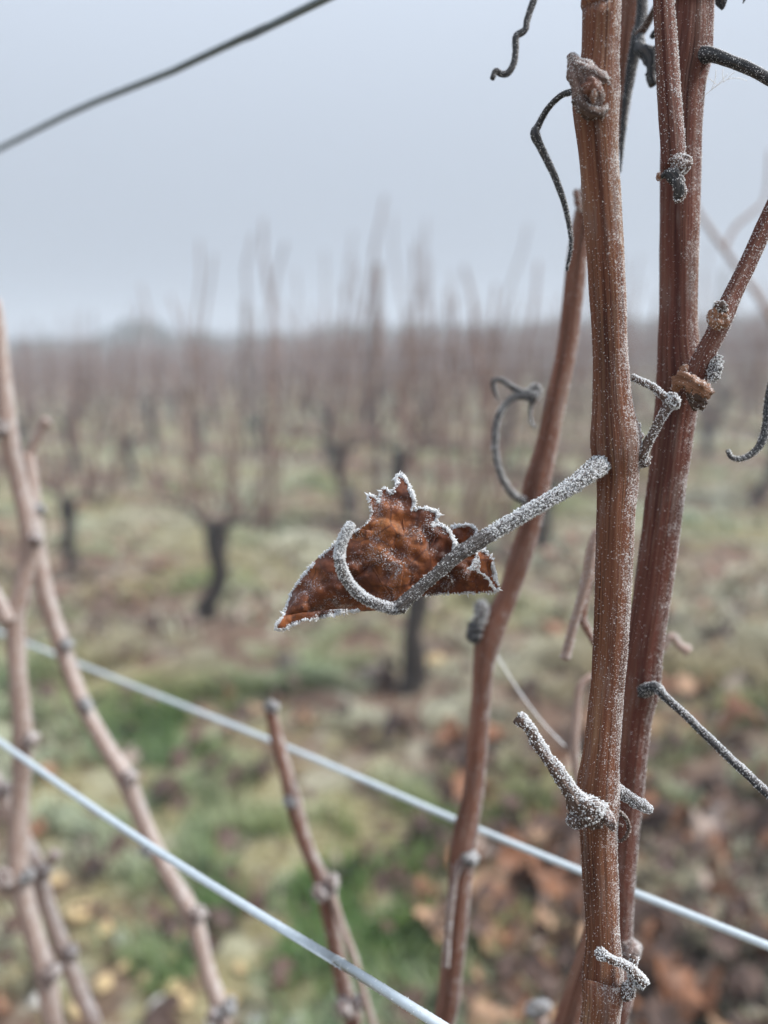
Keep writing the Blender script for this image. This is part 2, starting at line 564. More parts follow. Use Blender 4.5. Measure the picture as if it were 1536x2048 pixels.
# ------------------------------------------------------------------ grass
def in_view(x, y, margin=0.12):
    return y > 0.35 and abs(x) < y * (0.5 + margin) + 0.25
def build_grass():
    V, C = [], []
    r = random.Random(5)
    n = 0
    specs = [(0.55, 3.0, 60000, 0.055, 0.0022), (3.0, 7.0, 42000, 0.065, 0.005), (7.0, 22.0, 30000, 0.08, 0.014)]
    for d0, d1, cnt, hgt, wid in specs:
        k = 0
        tries = 0
        while k < cnt and tries < cnt * 6:
            tries += 1
            d = math.sqrt(r.uniform(d0 * d0, d1 * d1)); a = r.uniform(-0.62, 0.62)
            x, y = d * math.sin(a), d * math.cos(a)
            dens = (0.12 if d < 2.6 else -0.02) + 1.0 * strip_of(x, y) + 1.1 * vnoise(x, y, 0.5, 6) + 1.8 * vnoise(x, y, 0.15, 7)
            if d < 2.4 and x < -0.25: dens -= 0.28
            if r.random() > dens: continue
            k += 1
            tall = max(0.25, 0.6 + 0.9 * vnoise(x, y, 0.35, 9) + 0.3 * r.random())
            h = hgt * tall * r.uniform(0.5, 1.2)
            z = surf(x, y)
            an = r.uniform(0, 6.283); l = r.uniform(0.2, 1.1) * h
            ca, sa = math.cos(an), math.sin(an)
            w = wid * r.uniform(0.7, 1.4)
            px, py = -sa * w, ca * w
            V += [(x - px, y - py, z - 0.004), (x + px, y + py, z - 0.004),
                  (x + px * 0.8 + ca * l * 0.4, y + py * 0.8 + sa * l * 0.4, z + h * 0.65),
                  (x - px * 0.8 + ca * l * 0.4, y - py * 0.8 + sa * l * 0.4, z + h * 0.65),
                  (x + ca * l, y + sa * l, z + h)]
            g = max(0.0, min(1.0, 0.45 + 0.9 * vnoise(x, y, 0.6, 12) + 0.3 * (r.random() - 0.5)))
            fz = max(0.0, min(1.0, 0.42 + 1.0 * vnoise(x, y, 0.8, 13) + 0.4 * (r.random() - 0.5)))
            if d > 2.6: g = max(0.0, g - 0.12)
            C.append((g, fz))
    nb = len(C)
    V = np.array(V, np.float32)
    b = np.arange(nb) * 5
    quads = np.stack([b, b + 1, b + 2, b + 3], 1)
    tris = np.stack([b + 3, b + 2, b + 4], 1)
    tri_all = np.vstack([quads[:, [0, 1, 2]], quads[:, [0, 2, 3]], tris])
    me = mesh_np('grass', V, tri_all, smooth=False)
    at_ = me.attributes.new('tint', 'FLOAT_VECTOR', 'POINT')
    arr = np.zeros((nb, 5, 3), np.float32)
    cc = np.array(C, np.float32)
    arr[:, :, 0] = cc[:, None, 0]; arr[:, :, 1] = cc[:, None, 1]
    arr[:, :, 2] = np.array([0, 0, 0.7, 0.7, 1.0])[None]
    at_.data.foreach_set('vector', arr.ravel())
    m, t, bs = mat('frosted_grass')
    a = node(t, 'ShaderNodeAttribute', attribute_name='tint').outputs['Vector']
    s = node(t, 'ShaderNodeSeparateXYZ'); t.links.new(a, s.inputs[0])
    c = ramp(t, s.outputs[0], [(0.18, (0.32, 0.25, 0.13)), (0.48, (0.26, 0.255, 0.10)), (0.72, (0.15, 0.20, 0.05)), (0.95, (0.065, 0.14, 0.022))])
    fm = math_n(t, 'MULTIPLY', s.outputs[1], math_n(t, 'ADD', math_n(t, 'MULTIPLY', s.outputs[2], 0.6), 0.25))
    c = mix(t, fm, c, (0.68, 0.71, 0.58))
    t.links.new(c, bs.inputs['Base Color'])
    bs.inputs['Roughness'].default_value = 0.6
    bs.inputs['Subsurface Weight'].default_value = 0.0
    o = link('grass', me, m)
    tag(o, 'patchy green grass with frosted tips between the vine rows', 'grass', kind='stuff')
build_grass()

# ------------------------------------------------------------------ fallen leaves and stones
LEAF_PAL = [((0.20, 0.085, 0.040), 'rust'), ((0.055, 0.028, 0.019), 'dark'), ((0.33, 0.20, 0.12), 'tan'), ((0.34, 0.26, 0.215), 'frost')]
def litter_mat(c, nm):
    m, t, b = mat('fallen_leaf_' + nm)
    tc = node(t, 'ShaderNodeTexCoord').outputs['Object']
    n = noise(t, tc, 60, 5, 0.65)
    oi = node(t, 'ShaderNodeObjectInfo').outputs['Random']
    cc = ramp(t, n, [(0.3, tuple(x * 0.45 for x in c)), (0.5, c), (0.72, tuple(min(1, x * 1.6) for x in c))])
    n2 = noise(t, tc, 220, 3, 0.7)
    cc = mix(t, ramp(t, n2, [(0.64, (0, 0, 0)), (0.78, (0.6, 0.6, 0.6))]), cc, (0.62, 0.62, 0.62))
    t.links.new(cc, b.inputs['Base Color'])
    b.inputs['Roughness'].default_value = 0.6
    return m
LEAF_M = [litter_mat(c, n) for c, n in LEAF_PAL]
def leaf_outline(r, lobes=5, size=0.045):
    P = []
    for k in range(40):
        a = 2 * math.pi * k / 40
        v = 0.72 + 0.25 * abs(math.cos(lobes * a / 2)) ** 0.7 + 0.06 * (k % 2) + r.uniform(-0.04, 0.04)
        if abs(a - math.pi) < 0.35: v *= 0.45 + 0.4 * abs(a - math.pi) / 0.35
        P.append((math.cos(a) * v * size, math.sin(a) * v * size))
    return P
def litter_mesh(i):
    r = random.Random(40 + i)
    P = leaf_outline(r)
    V, Fc = [], []
    cu, cv, fold = r.uniform(8, 24) * r.choice((-1, 1)), r.uniform(-4, 16), r.uniform(0, 3.1)
    def lift(x, y):
        u = x * math.cos(fold) + y * math.sin(fold); v = -x * math.sin(fold) + y * math.cos(fold)
        return cu * u * u + cv * v * v + 0.016 * mnoise.noise(Vector((x * 45, y * 45, i * 5))) + 0.007 * mnoise.noise(Vector((x * 110, y * 110, i * 3)))
    rings = (0.0, 0.35, 0.7, 1.0)
    V.append((0, 0, lift(0, 0)))
    for s in rings[1:]:
        for x, y in P: V.append((x * s, y * s, lift(x * s, y * s)))
    n = len(P)
    tr = []
    for k in range(n):
        k2 = (k + 1) % n
        tr.append((0, 1 + k, 1 + k2))
        for q in range(2):
            a = 1 + q * n
            tr += [(a + k, a + n + k, a + n + k2), (a + k, a + n + k2, a + k2)]
    V = np.array(V); V[:, 2] -= V[:, 2].min()
    return V, np.array(tr)
LIT = [litter_mesh(i) for i in range(6)]
LIT_ME = []
for k, (V, tr) in enumerate(LIT):
    row = []
    for mi, m in enumerate(LEAF_M):
        me = mesh_np('fallen_leaf', V, tr)
        me.materials.append(m)
        row.append(me)
    LIT_ME.append(row)
r = random.Random(21)
def leaf_density(px, py):
    d = 0.05
    d += 0.50 * math.exp(-(((px - 1420) / 260) ** 2 + ((py - 1820) / 230) ** 2))
    d += 0.36 * math.exp(-(((px - 1060) / 150) ** 2 + ((py - 1800) / 170) ** 2))
    d += 0.35 * math.exp(-(((px - 1400) / 300) ** 2 + ((py - 1420) / 150) ** 2))
    d += 0.3 * math.exp(-(((px - 60) / 120) ** 2 + ((py - 1400) / 120) ** 2))
    d += 0.30 * math.exp(-(((px - 330) / 150) ** 2 + ((py - 1560) / 90) ** 2))
    if py < 1280: d += 0.12
    if px < 760 and py > 1480: d *= 0.35
    return d
leafs = []
tr_ = 0
while len(leafs) < 300 and tr_ < 40000:
    tr_ += 1
    px, py = r.uniform(-60, 1600), 1150 + 950 * r.random() ** 0.8
    if r.random() > leaf_density(px, py): continue
    g = ground_px(px, py)
    leafs.append((g.x, g.y, px, py))
for k, (x, y, px, py) in enumerate(leafs):
    w = [0.30, 0.46, 0.14, 0.10] if px > 760 else [0.14, 0.50, 0.16, 0.20]
    mi = r.choices(range(4), w)[0]
    o = bpy.data.objects.new('fallen_leaf', LIT_ME[r.randrange(6)][mi])
    o.location = (x, y, surf(x, y) + 0.006 + 0.012 * r.random())
    o.rotation_euler = (r.uniform(-0.35, 0.35), r.uniform(-0.35, 0.35), r.uniform(0, 6.28))
    s = r.uniform(0.7, 1.35) * (0.6 if px < 760 else 1.0); o.scale = (s, s * r.uniform(0.6, 1.0), s * r.uniform(0.8, 1.6))
    col.objects.link(o)
    tag(o, ['curled rust brown fallen vine leaf lying on the frosty turf', 'dark brown fallen vine leaf lying on the frosty turf',
            'pale tan fallen vine leaf lying on the frosty turf', 'grey frost coated fallen vine leaf lying on the turf'][mi], 'leaf',
        ['rust fallen leaves', 'dark fallen leaves', 'tan fallen leaves', 'frosted fallen leaves'][mi])
# crumbled leaf fragments between them
Vs, Fs, off = [], [], 0
cnt = 0
while cnt < 650:
    px, py = r.uniform(-60, 1600), 1120 + 980 * r.random() ** 0.8
    if r.random() > min(0.2, leaf_density(px, py)) + 0.03: continue
    cnt += 1
    g = ground_px(px, py); x, y = g.x, g.y
    V, tr = LIT[cnt % 6]
    V = V[:41]; tr = np.array([q for q in tr.tolist() if max(q) < 41])
    a = r.uniform(0, 6.28); ca, sa = math.cos(a), math.sin(a); sc = r.uniform(0.7, 1.8); ti = r.uniform(-0.5, 0.5)
    W = np.stack([(V[:, 0] * ca - V[:, 1] * sa) * sc + x, (V[:, 0] * sa + V[:, 1] * ca) * sc + y, V[:, 2] * sc * 1.4 + V[:, 0] * ti + surf(x, y) + 0.004], 1)
    Vs.append(W); Fs.append(tr + off); off += len(W)
o = link('leaf_litter', mesh_np('leaf_litter', np.vstack(Vs), np.vstack(Fs)), litter_mat((0.075, 0.038, 0.024), 'crumbled'))
tag(o, 'dark crumbled leaf fragments strewn over the near turf', 'leaf litter', kind='stuff')
# the far litter: too many and too far to count
Vs, Fs, off = [], [], 0
for k in range(6000):
    d = math.sqrt(r.uniform(9, 24 ** 2)); a = r.uniform(-0.58, 0.58)
    x, y = d * math.sin(a), d * math.cos(a)
    if strip_of(x, y) > 0.36 + 0.25 * vnoise(x, y, 1.2, 4): continue
    V, tr = LIT[k % 6]
    V = V[:41]; tr = np.array([q for q in tr.tolist() if max(q) < 41])
    ca, sa = math.cos(k * 1.7), math.sin(k * 1.7)
    s = r.uniform(1.6, 3.2)
    W = np.stack([(V[:, 0] * ca - V[:, 1] * sa) * s + x, (V[:, 0] * sa + V[:, 1] * ca) * s + y, V[:, 2] * s + surf(x, y) + 0.006], 1)
    Vs.append(W); Fs.append(tr + off); off += len(W)
o = link('leaf_litter', mesh_np('leaf_litter', np.vstack(Vs), np.vstack(Fs)), litter_mat((0.22, 0.125, 0.085), 'far'))
tag(o, 'scattered brown leaf litter under the distant vine rows', 'leaf litter', kind='stuff')

def stone_mesh(i):
    bm = bmesh.new()
    bmesh.ops.create_icosphere(bm, subdivisions=2, radius=0.02)
    for v in bm.verts:
        k = 1 + 0.55 * mnoise.noise(v.co * 45 + Vector((i * 7, 0, 0)))
        v.co = Vector((v.co.x * k * 1.25, v.co.y * k, v.co.z * k * 0.62))
    me = bpy.data.meshes.new('stone')
    bm.to_mesh(me); bm.free()
    me.polygons.foreach_set('use_smooth', np.ones(len(me.polygons), dtype=bool))
    return me
M_ochre = simple('limestone_ochre', (0.46, 0.345, 0.19), 0.85, 0.45, 90)
M_clod = simple('clod_grey_brown', (0.13, 0.105, 0.09), 0.95, 0.5, 90)
M_palest = simple('limestone_pale', (0.58, 0.55, 0.50), 0.85, 0.3, 90)
ST = {}
for k, m in (('ochre', M_ochre), ('clod', M_clod), ('pale', M_palest)):
    ST[k] = []
    for i in range(3):
        me = stone_mesh(i); me.materials.append(m); ST[k].append(me)
stones = [(165, 1830, 'ochre', 1.5), (60, 1880, 'ochre', 1.0), (205, 1850, 'ochre', .9), (330, 1920, 'ochre', 1.2), (345, 1985, 'ochre', 1.2),
          (370, 2010, 'ochre', 1.0), (320, 2020, 'pale', 1.1), (210, 1990, 'ochre', 1.0), (110, 1770, 'ochre', 1.0), (240, 1870, 'pale', .8),
          (455, 1995, 'ochre', 1.0), (80, 2010, 'pale', .9), (515, 2030, 'pale', 1.0), (590, 2030, 'pale', 1.3), (130, 1930, 'ochre', 1.0),
          (360, 1860, 'ochre', .9), (890, 1480, 'ochre', 1.0), (870, 1310, 'ochre', 1.1), (40, 1800, 'ochre', 1.1), (250, 1940, 'ochre', .8),
          (430, 2045, 'pale', 1.0), (160, 2040, 'ochre', 1.2), (20, 1960, 'ochre', 1.1), (295, 1965, 'ochre', .8), (480, 1930, 'ochre', .7),
          (580, 1325, 'clod', 2.0), (750, 1345, 'clod', 2.3), (700, 1300, 'clod', 1.2), (870, 1300, 'clod', 1.2), (250, 1420, 'clod', 1.4), (1350, 1240, 'clod', 1.5)]
for px, py, kd, s in stones:
    g = ground_px(px, py)
    o = bpy.data.objects.new({'ochre': 'stone', 'clod': 'soil_clod', 'pale': 'stone'}[kd], ST[kd][r.randrange(3)])
    s *= 1.0 * g.length / 1.6 if kd != 'clod' else g.length / 2.6
    o.location = (g.x, g.y, surf(g.x, g.y) + 0.012 * s)
    o.rotation_euler = (0, 0, r.uniform(0, 6.28)); o.scale = (s, s, s)
    col.objects.link(o)
    tag(o, {'ochre': 'small ochre yellow limestone lying in the sparse turf', 'pale': 'small whitish limestone lying in the sparse turf',
            'clod': 'dark grey brown clod of earth lying on the turf'}[kd], {'clod': 'clod'}.get(kd, 'stone'),
        {'ochre': 'ochre stones', 'pale': 'whitish stones', 'clod': 'earth clods'}[kd])

# ------------------------------------------------------------------ background vine rows
M_trunk = simple('old_vine_bark', (0.040, 0.032, 0.028), 0.95, 0.6, 60)
def cane_bg_mat():
    m, t, b = mat('distant_cane_bark')
    tc = node(t, 'ShaderNodeTexCoord').outputs['Object']
    n = noise(t, tc, 14, 3, 0.6)
    c = ramp(t, n, [(0.3, (0.115, 0.062, 0.048)), (0.5, (0.215, 0.132, 0.105)), (0.72, (0.34, 0.25, 0.21))])
    t.links.new(c, b.inputs['Base Color'])
    b.inputs['Roughness'].default_value = 0.7
    return m
M_cane_bg = cane_bg_mat()
def cane_curve(r, x0, z0, top):
    """a shoot of a background vine in the vine's own frame: x along the row, z up"""
    n = 8
    lean = r.gauss(0, 0.17); ly = r.gauss(0, 0.07); hook = r.gauss(0, 0.07)
    P = []
    for k in range(n):
        s = k / (n - 1)
        P.append((x0 + lean * s ** 0.65 + hook * s * s + r.uniform(-0.014, 0.014), ly * s + r.uniform(-0.012, 0.012), z0 + (top - z0) * s,
                  0.0066 * (1 - 0.45 * s)))
    return np.array(P)
def vine_geo(seed, sides=5):
    r = random.Random(seed)
    th = r.uniform(0.36, 0.46)
    k = r.uniform(-0.07, 0.07)
    tp = np.array([(k * 1.4, 0, -0.06, 0.052), (k, 0.01, 0.05, 0.041), (k * 0.2, -0.02, th * 0.45, 0.032), (k * -0.3, 0.015, th * 0.8, 0.036),
                   (0.0, 0, th, 0.046), (0.01, 0, th + 0.06, 0.026)])
    S = spline(tp, 16)
    trunk = tube_data(S[:, :3], S[:, 3], 12, 0.05, 0.14, seed)
    arms = []
    for sgn in (-1, 1):
        ln = r.uniform(0.34, 0.52)
        ap = np.array([(0, 0, th, 0.030), (sgn * ln * 0.25, 0.01, th + 0.07, 0.013), (sgn * ln * 0.6, 0.0, th + 0.10, 0.008), (sgn * ln, 0, th + 0.08 + r.uniform(-.02, .03), 0.006)])
        S = spline(ap, 9)
        arms.append((tube_data(S[:, :3], S[:, 3], 8, 0.05, 0.12, seed + sgn), sgn * ln, th))
    canes = []
    nc = r.randint(16, 20)
    for q in range(nc):
        u = r.uniform(-1, 1)
        ln = arms[0 if u < 0 else 1][1]
        x0 = abs(u) * ln
        z0 = th + 0.07 * min(1, abs(u) * 4)
        top = r.choice((r.uniform(0.9, 1.15), r.uniform(1.05, 1.3), r.uniform(1.2, 1.58)))
        c = cane_curve(r, x0, z0, top)
        canes.append(c)
    return trunk, arms, canes
NVAR = 12
VAR = []
for i in range(NVAR):
    trunk, arms, canes = vine_geo(300 + i)
    tm = quad_tri_mesh('trunk', trunk.V, trunk.q); tm.materials.append(M_trunk)
    am = []
    for a, _, _ in arms:
        me = quad_tri_mesh('arm', a.V, a.q); me.materials.append(M_trunk); am.append(me)
    cm, allV, allQ, off = [], [], [], 0
    for c in canes:
        S = spline(c, 10)
        td = tube_data(S[:, :3], S[:, 3], 5, 0, 0, 1, caps=False)
        me = quad_tri_mesh('cane', td.V, td.q); me.materials.append(M_cane_bg); cm.append(me)
        allV.append(td.V); allQ.append(td.q + off); off += len(td.V)
    crown = quad_tri_mesh('crown', np.vstack(allV), np.vstack(allQ)); crown.materials.append(M_cane_bg)
    VAR.append((tm, am, cm, crown, canes))

# distances of the rows follow from the trunks' feet seen on the ground
base1 = ground_px(440, 1240)
rowdist = base1.dot(NRM)
near = Vector((0.045, 0.175, 0)).dot(NRM)
SPACE = (rowdist - near)
print('row spacing', SPACE, 'base', base1, [ground_px(*p) for p in ((130, 1150), (890, 1330), (650, 1040), (260, 960), (945, 980))],
      [round(ground_px(*p).dot(NRM), 2) for p in ((130, 1150), (890, 1330), (650, 1040), (260, 960), (945, 980))],
      [round(ground_px(*p).dot(ROW), 2) for p in ((440, 1240), (130, 1150), (890, 1330), (650, 1040), (260, 960), (945, 980))])
VSTEP = 1.0
OWN = {}
for k_, pxy, lb in ((1, (440, 1240), 'bare grapevine with a broad dark head standing left of the curled leaf'),
                    (1, (130, 1150), 'bare grapevine with a dark trunk standing beside the crossing pale canes'),
                    (1, (890, 1330), 'bare grapevine whose dark trunk shows right under the curled leaf'),
                    (2, (650, 1040), 'second row grapevine with a short dark trunk above the curled leaf'),
                    (2, (260, 965), 'second row grapevine with a dark trunk between two first row vines at the pale canes'),
                    (2, (945, 1000), 'second row grapevine standing behind the curly grey tendril')):
    OWN[(k_, round(ground_px(*pxy).dot(ROW), 3))] = lb
cand = []
fixed = {1: [(440, 1240), (130, 1150), (890, 1330)], 2: [(650, 1040), (260, 965), (945, 1000)]}
for k in range(1, 40):
    D = near + SPACE * k
    ts = []
    if k in fixed:
        ts = [ground_px(*p).dot(ROW) for p in fixed[k]]
        lo_t, hi_t = min(ts), max(ts)
        t = lo_t - VSTEP
        while k != 1 and t > -40: ts.append(t); t -= VSTEP
        t = hi_t + VSTEP
        while t < 60: ts.append(t); t += VSTEP
    else:
        ph = random.Random(k).uniform(0, 1)
        ts = [ph + VSTEP * q for q in range(-60, 70)]
    for t in ts:
        p = NRM * D + ROW * t
        if k == 2 and p.x > 0.33 * p.y: continue
        if in_view(p.x, p.y, 0.16 if p.y < 6 else 0.05) and p.y < 42.5 and p.y > 0.9:
            cand.append((p.length, p.x, p.y, k, OWN.get((k, round(t, 3)))))
cand.sort()
rv = random.Random(77)
indiv = cand[:300]
rest = cand[300:1500]
ROWNAME = {1: 'in the first row behind the frosted canes', 2: 'in the second row behind the frosted canes', 3: 'in the third row behind the frosted canes'}
vine_count = 0
for dist, x, y, k, own in indiv:
    i = rv.randrange(NVAR)
    tm, am, cm, crown, canes = VAR[i]
    z = surf(x, y)
    o = bpy.data.objects.new('grapevine', None)
    o.location = (x, y, z)
    o.rotation_euler = (0, 0, ROW_ANG + (math.pi if rv.random() < 0.5 else 0) + rv.uniform(-0.06, 0.06))
    s = rv.uniform(0.86, 1.12); o.scale = (s * rv.uniform(0.95, 1.2), s, s * rv.uniform(0.93, 1.05) * (1.04 if own else 0.97))
    col.objects.link(o)
    def ch(nm, me):
        c = bpy.data.objects.new(nm, me); c.parent = o; col.objects.link(c); return c
    ch('trunk', tm)
    for a in am: ch('arm', a)
    if k <= 3 and dist < 9:
        for c in cm: ch('cane', c)
    else:
        ch('crown', crown)
    tag(o, own or 'bare winter grapevine with a dark trunk ' + ROWNAME.get(k, 'standing in the foggy rows far behind'), 'grapevine',
        {1: 'vines of the first row', 2: 'vines of the second row', 3: 'vines of the third row'}.get(k, 'vines of the far rows'))
if rest:
    Vs, Qs, off = [], [], 0
    for dist, x, y, k, own in rest:
        canes = VAR[rv.randrange(NVAR)][4]
        z = gz(x, y); ca, sa = math.cos(ROW_ANG), math.sin(ROW_ANG)
        for c in canes[:14]:
            S = c[[0, 3, 7]]
            td = tube_data(S[:, :3], S[:, 3] * 2.0, 3, 0, 0, 1, caps=False)
            V = td.V
            W = np.stack([V[:, 0] * ca - V[:, 1] * sa + x, V[:, 0] * sa + V[:, 1] * ca + y, V[:, 2] + z], 1)
            Vs.append(W); Qs.append(td.q + off); off += len(W)
        td = tube_data(np.array([[x, y, z - .05], [x + .01, y, z + .25], [x, y, z + .45]]), np.array([.045, .035, .04]), 5, 0, 0, 1, caps=False)
        Vs.append(td.V); Qs.append(td.q + off); off += len(td.V)
    me = mesh_np('distant_vines', np.vstack(Vs), np.vstack(Qs))
    o = link('distant_vineyard', me, M_cane_bg)
    tag(o, 'mass of vine rows fading into the fog', 'vineyard', kind='stuff')

# stakes and wires of the background rows
M_wire_bg = simple('galvanised_wire', (0.42, 0.45, 0.47), 0.45, 0.15, 40)
M_post = simple('weathered_post', (0.15, 0.125, 0.11), 0.9, 0.4, 20)
for k in range(1, 9):
    D = near + SPACE * k
    for hgt in (0.62, 1.05):
        t0, t1 = -14, 40
        pts = []
        for t in np.linspace(t0, t1, 28):
            p = NRM * D + ROW * t
            pts.append((p.x, p.y, gz(p.x, p.y) + hgt - 0.01 * abs(math.sin(t * 0.55))))
        C = np.array(pts)
        td = tube_data(C, np.full(len(C), 0.00125), 5, 0, 0, 1)
        o = link('trellis_wire', quad_tri_mesh('trellis_wire', td.V, td.q), M_wire_bg)
        tag(o, 'thin galvanised %s wire strung along row %s behind the frosted canes' % ('lower' if hgt < 1 else 'upper', ['one', 'two', 'three', 'four', 'five', 'six', 'seven', 'eight'][k - 1]),
            'wire', 'wires of the far rows')
    ph = [0.9, 3.1, 0.4, 2.2, 1.0, 4.1, 2.6, 0.2][k - 1]
    for q in range(-3, 8):
        t = ph + 6.0 * q
        if k == 1: continue
        p = NRM * D + ROW * t
        if not in_view(p.x, p.y, 0.02): continue
        z = surf(p.x, p.y)
        hgt = 1.58
        me = bpy.data.meshes.new('trellis_post')
        C = np.array([(p.x, p.y, z - 0.1), (p.x + .004, p.y, z + 0.6), (p.x, p.y + .004, z + 1.2), (p.x + .006, p.y, z + hgt)])
        td = tube_data(C, np.array([0.020, 0.019, 0.018, 0.018]), 10, 0.02, 0.03, k * 31 + q)
        root = thing('trellis_post', (p.x, p.y, z), 'slim weathered wooden trellis post in row %s behind the frosted canes' % ['one', 'two', 'three', 'four', 'five', 'six', 'seven', 'eight'][k - 1],
                     'post', 'posts of row %d' % k)
        link('shaft', quad_tri_mesh('shaft', td.V, td.q), M_post, root)
        for hz in (0.62, 1.05):
            C2 = np.array([(p.x + NRM.x * a, p.y + NRM.y * a, z + hz) for a in (-0.027, 0, 0.0)])
            td = tube_data(np.array([C2[0], C2[1]]), np.array([0.003, 0.003]), 6, 0, 0, 1)
            link('staple', quad_tri_mesh('staple', td.V, td.q), M_wire_bg, root)

# a low hedge closing the field
def build_hedge():
    r = random.Random(3)
    V, T_ = [], []
    for k in range(16000):
        x = r.uniform(-60, 75); 
        y0 = 44 - 0.05 * x + 2 * math.sin(x * 0.15)
        hh = 1.75 + 0.35 * vnoise(x, 0, 4.5, 8) + 0.3 * vnoise(x, 0, 1.2, 9)
        hh += 0.7 * math.exp(-((x + 13.5) / 2.2) ** 2)
        z = gz(x, y0) + hh * r.random() ** 0.8
        y = y0 + r.gauss(0, 0.6)
        c = Vector((x, y, z)); a = Vector((r.gauss(0, 1), r.gauss(0, 1), r.gauss(0, 1))).normalized() * 0.17
        b = a.orthogonal().normalized() * 0.13
        i = len(V)
        V += [tuple(c - a), tuple(c + b), tuple(c + a), tuple(c - b)]
        T_ += [(i, i + 1, i + 2), (i, i + 2, i + 3)]
    me = mesh_np('hedge', np.array(V), np.array(T_), smooth=False)
    o = link('hedge', me, simple('hedge_leaf', (0.030, 0.045, 0.022), 0.8, 0.5, 1.5))
    tag(o, 'low dark hedge along the far edge of the foggy vineyard', 'hedge', kind='stuff')
build_hedge()

# ------------------------------------------------------------------ haze
def build_haze():
    bm = bmesh.new()
    bmesh.ops.create_cube(bm, size=1.0)
    for v in bm.verts:
        v.co = Vector((v.co.x * 320, v.co.y * 190 + 68, -2.6 + (v.co.z + 0.5) * 8.2))
    me = bpy.data.meshes.new('haze'); bm.to_mesh(me); bm.free()
    m = bpy.data.materials.new('fog'); m.use_nodes = True
    t = m.node_tree; t.nodes.clear()
    v = t.nodes.new('ShaderNodeVolumePrincipled')
    v.inputs['Color'].default_value = (0.74, 0.80, 0.87, 1)
    v.inputs['Density'].default_value = 0.015
    v.inputs['Anisotropy'].default_value = 0.2
    t.links.new(v.outputs[0], t.nodes.new('ShaderNodeOutputMaterial').inputs['Volume'])
    o = link('haze', me, m)
    tag(o, 'pale cold fog hanging over the whole vineyard', 'fog', kind='stuff')
build_haze()

# ------------------------------------------------------------------ near trellis wires
M_wire = simple('pale_blue_grey_wire', (0.52, 0.58, 0.61), 0.4, 0.10, 300, 0.5)
M_wire_backlit = simple('wire_backlit_shade', (0.10, 0.125, 0.13), 0.5, 0.2, 300, 0.5)  # darkened copy of the pale wire: backlit shade put into its colour
def on_plane(px, py, p0):
    """point of a pixel's sight line on the upright plane along the row through p0"""
    d = ray(px, py); o = Vector((0, 0, CAM_H))
    return o + d * ((p0 - o).dot(NRM) / d.dot(NRM))
def near_wire(pix, anchor, diam, m, label):
    p0 = at(*anchor)
    P = [on_plane(x, y, p0) for x, y in pix]
    a, b = (P[0] - P[1]).normalized(), (P[-1] - P[-2]).normalized()
    P = [P[0] + a * 3.0, P[0] + a * 0.6] + P + [P[-1] + b * 0.5, P[-1] + b * 1.5]
    C = np.array([tuple(p) for p in P])
    C = spline(C, 160)
    td = tube_data(C, np.full(len(C), diam / 2), 14, 0, 0, 2)
    root = thing('trellis_wire', P[2], label, 'wire')
    link('strand', quad_tri_mesh('strand', td.V, td.q, td.cyl), m, root)
    fr = frost_on(td, 9000, 0.00011, np.random.default_rng(8), 0.5, 0.5, 0.95)
    o = link('frost', mesh_np('frost', fr[0], fr[1], False), M_frost, root); o['kind'] = 'stuff'
    print('wire', label[:30], [round((p - Vector((0, 0, CAM_H))).dot(Vector((0, CP, -SP))), 3) for p in P])
near_wire([(0, 1484), (150, 1590), (300, 1692), (500, 1818), (700, 1938), (880, 2050)], (700, 1938, 0.205), 0.0026, M_wire,
          'pale frosted trellis wire passing in front of the thin left canes')
near_wire([(45, 1283), (300, 1385), (600, 1505), (900, 1635), (1200, 1758), (1536, 1892)], (1240, 1775, 0.268), 0.0026, M_wire,
          'pale frosted trellis wire passing behind the thick reddish canes')
near_wire([(0, 297), (120, 236), (180, 208), (370, 132), (450, 92), (560, 42), (650, -2)], (600, 22, 0.27), 0.0027, M_wire_backlit,
          'dark green grey trellis wire crossing the open sky')

# ------------------------------------------------------------------ the main cane (in focus)
D0 = 0.183
main_pts = [(1207, -60, .170, 75), (1204, 0, .171, 75), (1200, 110, .173, 74), (1193, 175, .174, 92), (1192, 225, .175, 88), (1197, 300, .176, 77), (1203, 400, .177, 75),
            (1210, 500, .178, 73), (1216, 600, .179, 70), (1220, 700, .180, 68), (1224, 800, .181, 76), (1230, 868, .182, 97), (1232, 905, .182, 97),
            (1235, 950, .183, 82), (1230, 1050, .183, 74), (1225, 1200, .184, 70), (1220, 1300, .185, 67), (1212, 1400, .186, 66), (1203, 1500, .187, 70),
            (1196, 1570, .188, 84), (1195, 1615, .188, 84), (1196, 1660, .189, 74), (1202, 1780, .190, 68), (1206, 1880, .191, 66), (1206, 1945, .191, 79), (1203, 2000, .192, 77),
            (1197, 2060, .193, 74)]
mc = Cane('vine_cane', at(1197, 2060, .193), 'sharp rime speckled orange brown cane that carries the curled dry leaf', 'vine cane')
C, Rd = full_path(main_pts, 340, down=arm(0.03), up=0.28)
mc.sweep('shoot', C, Rd, M_main, 96, 0.006, 0.018, 46000, 0.000072, 0.90, lo=0.16, hi=0.72)
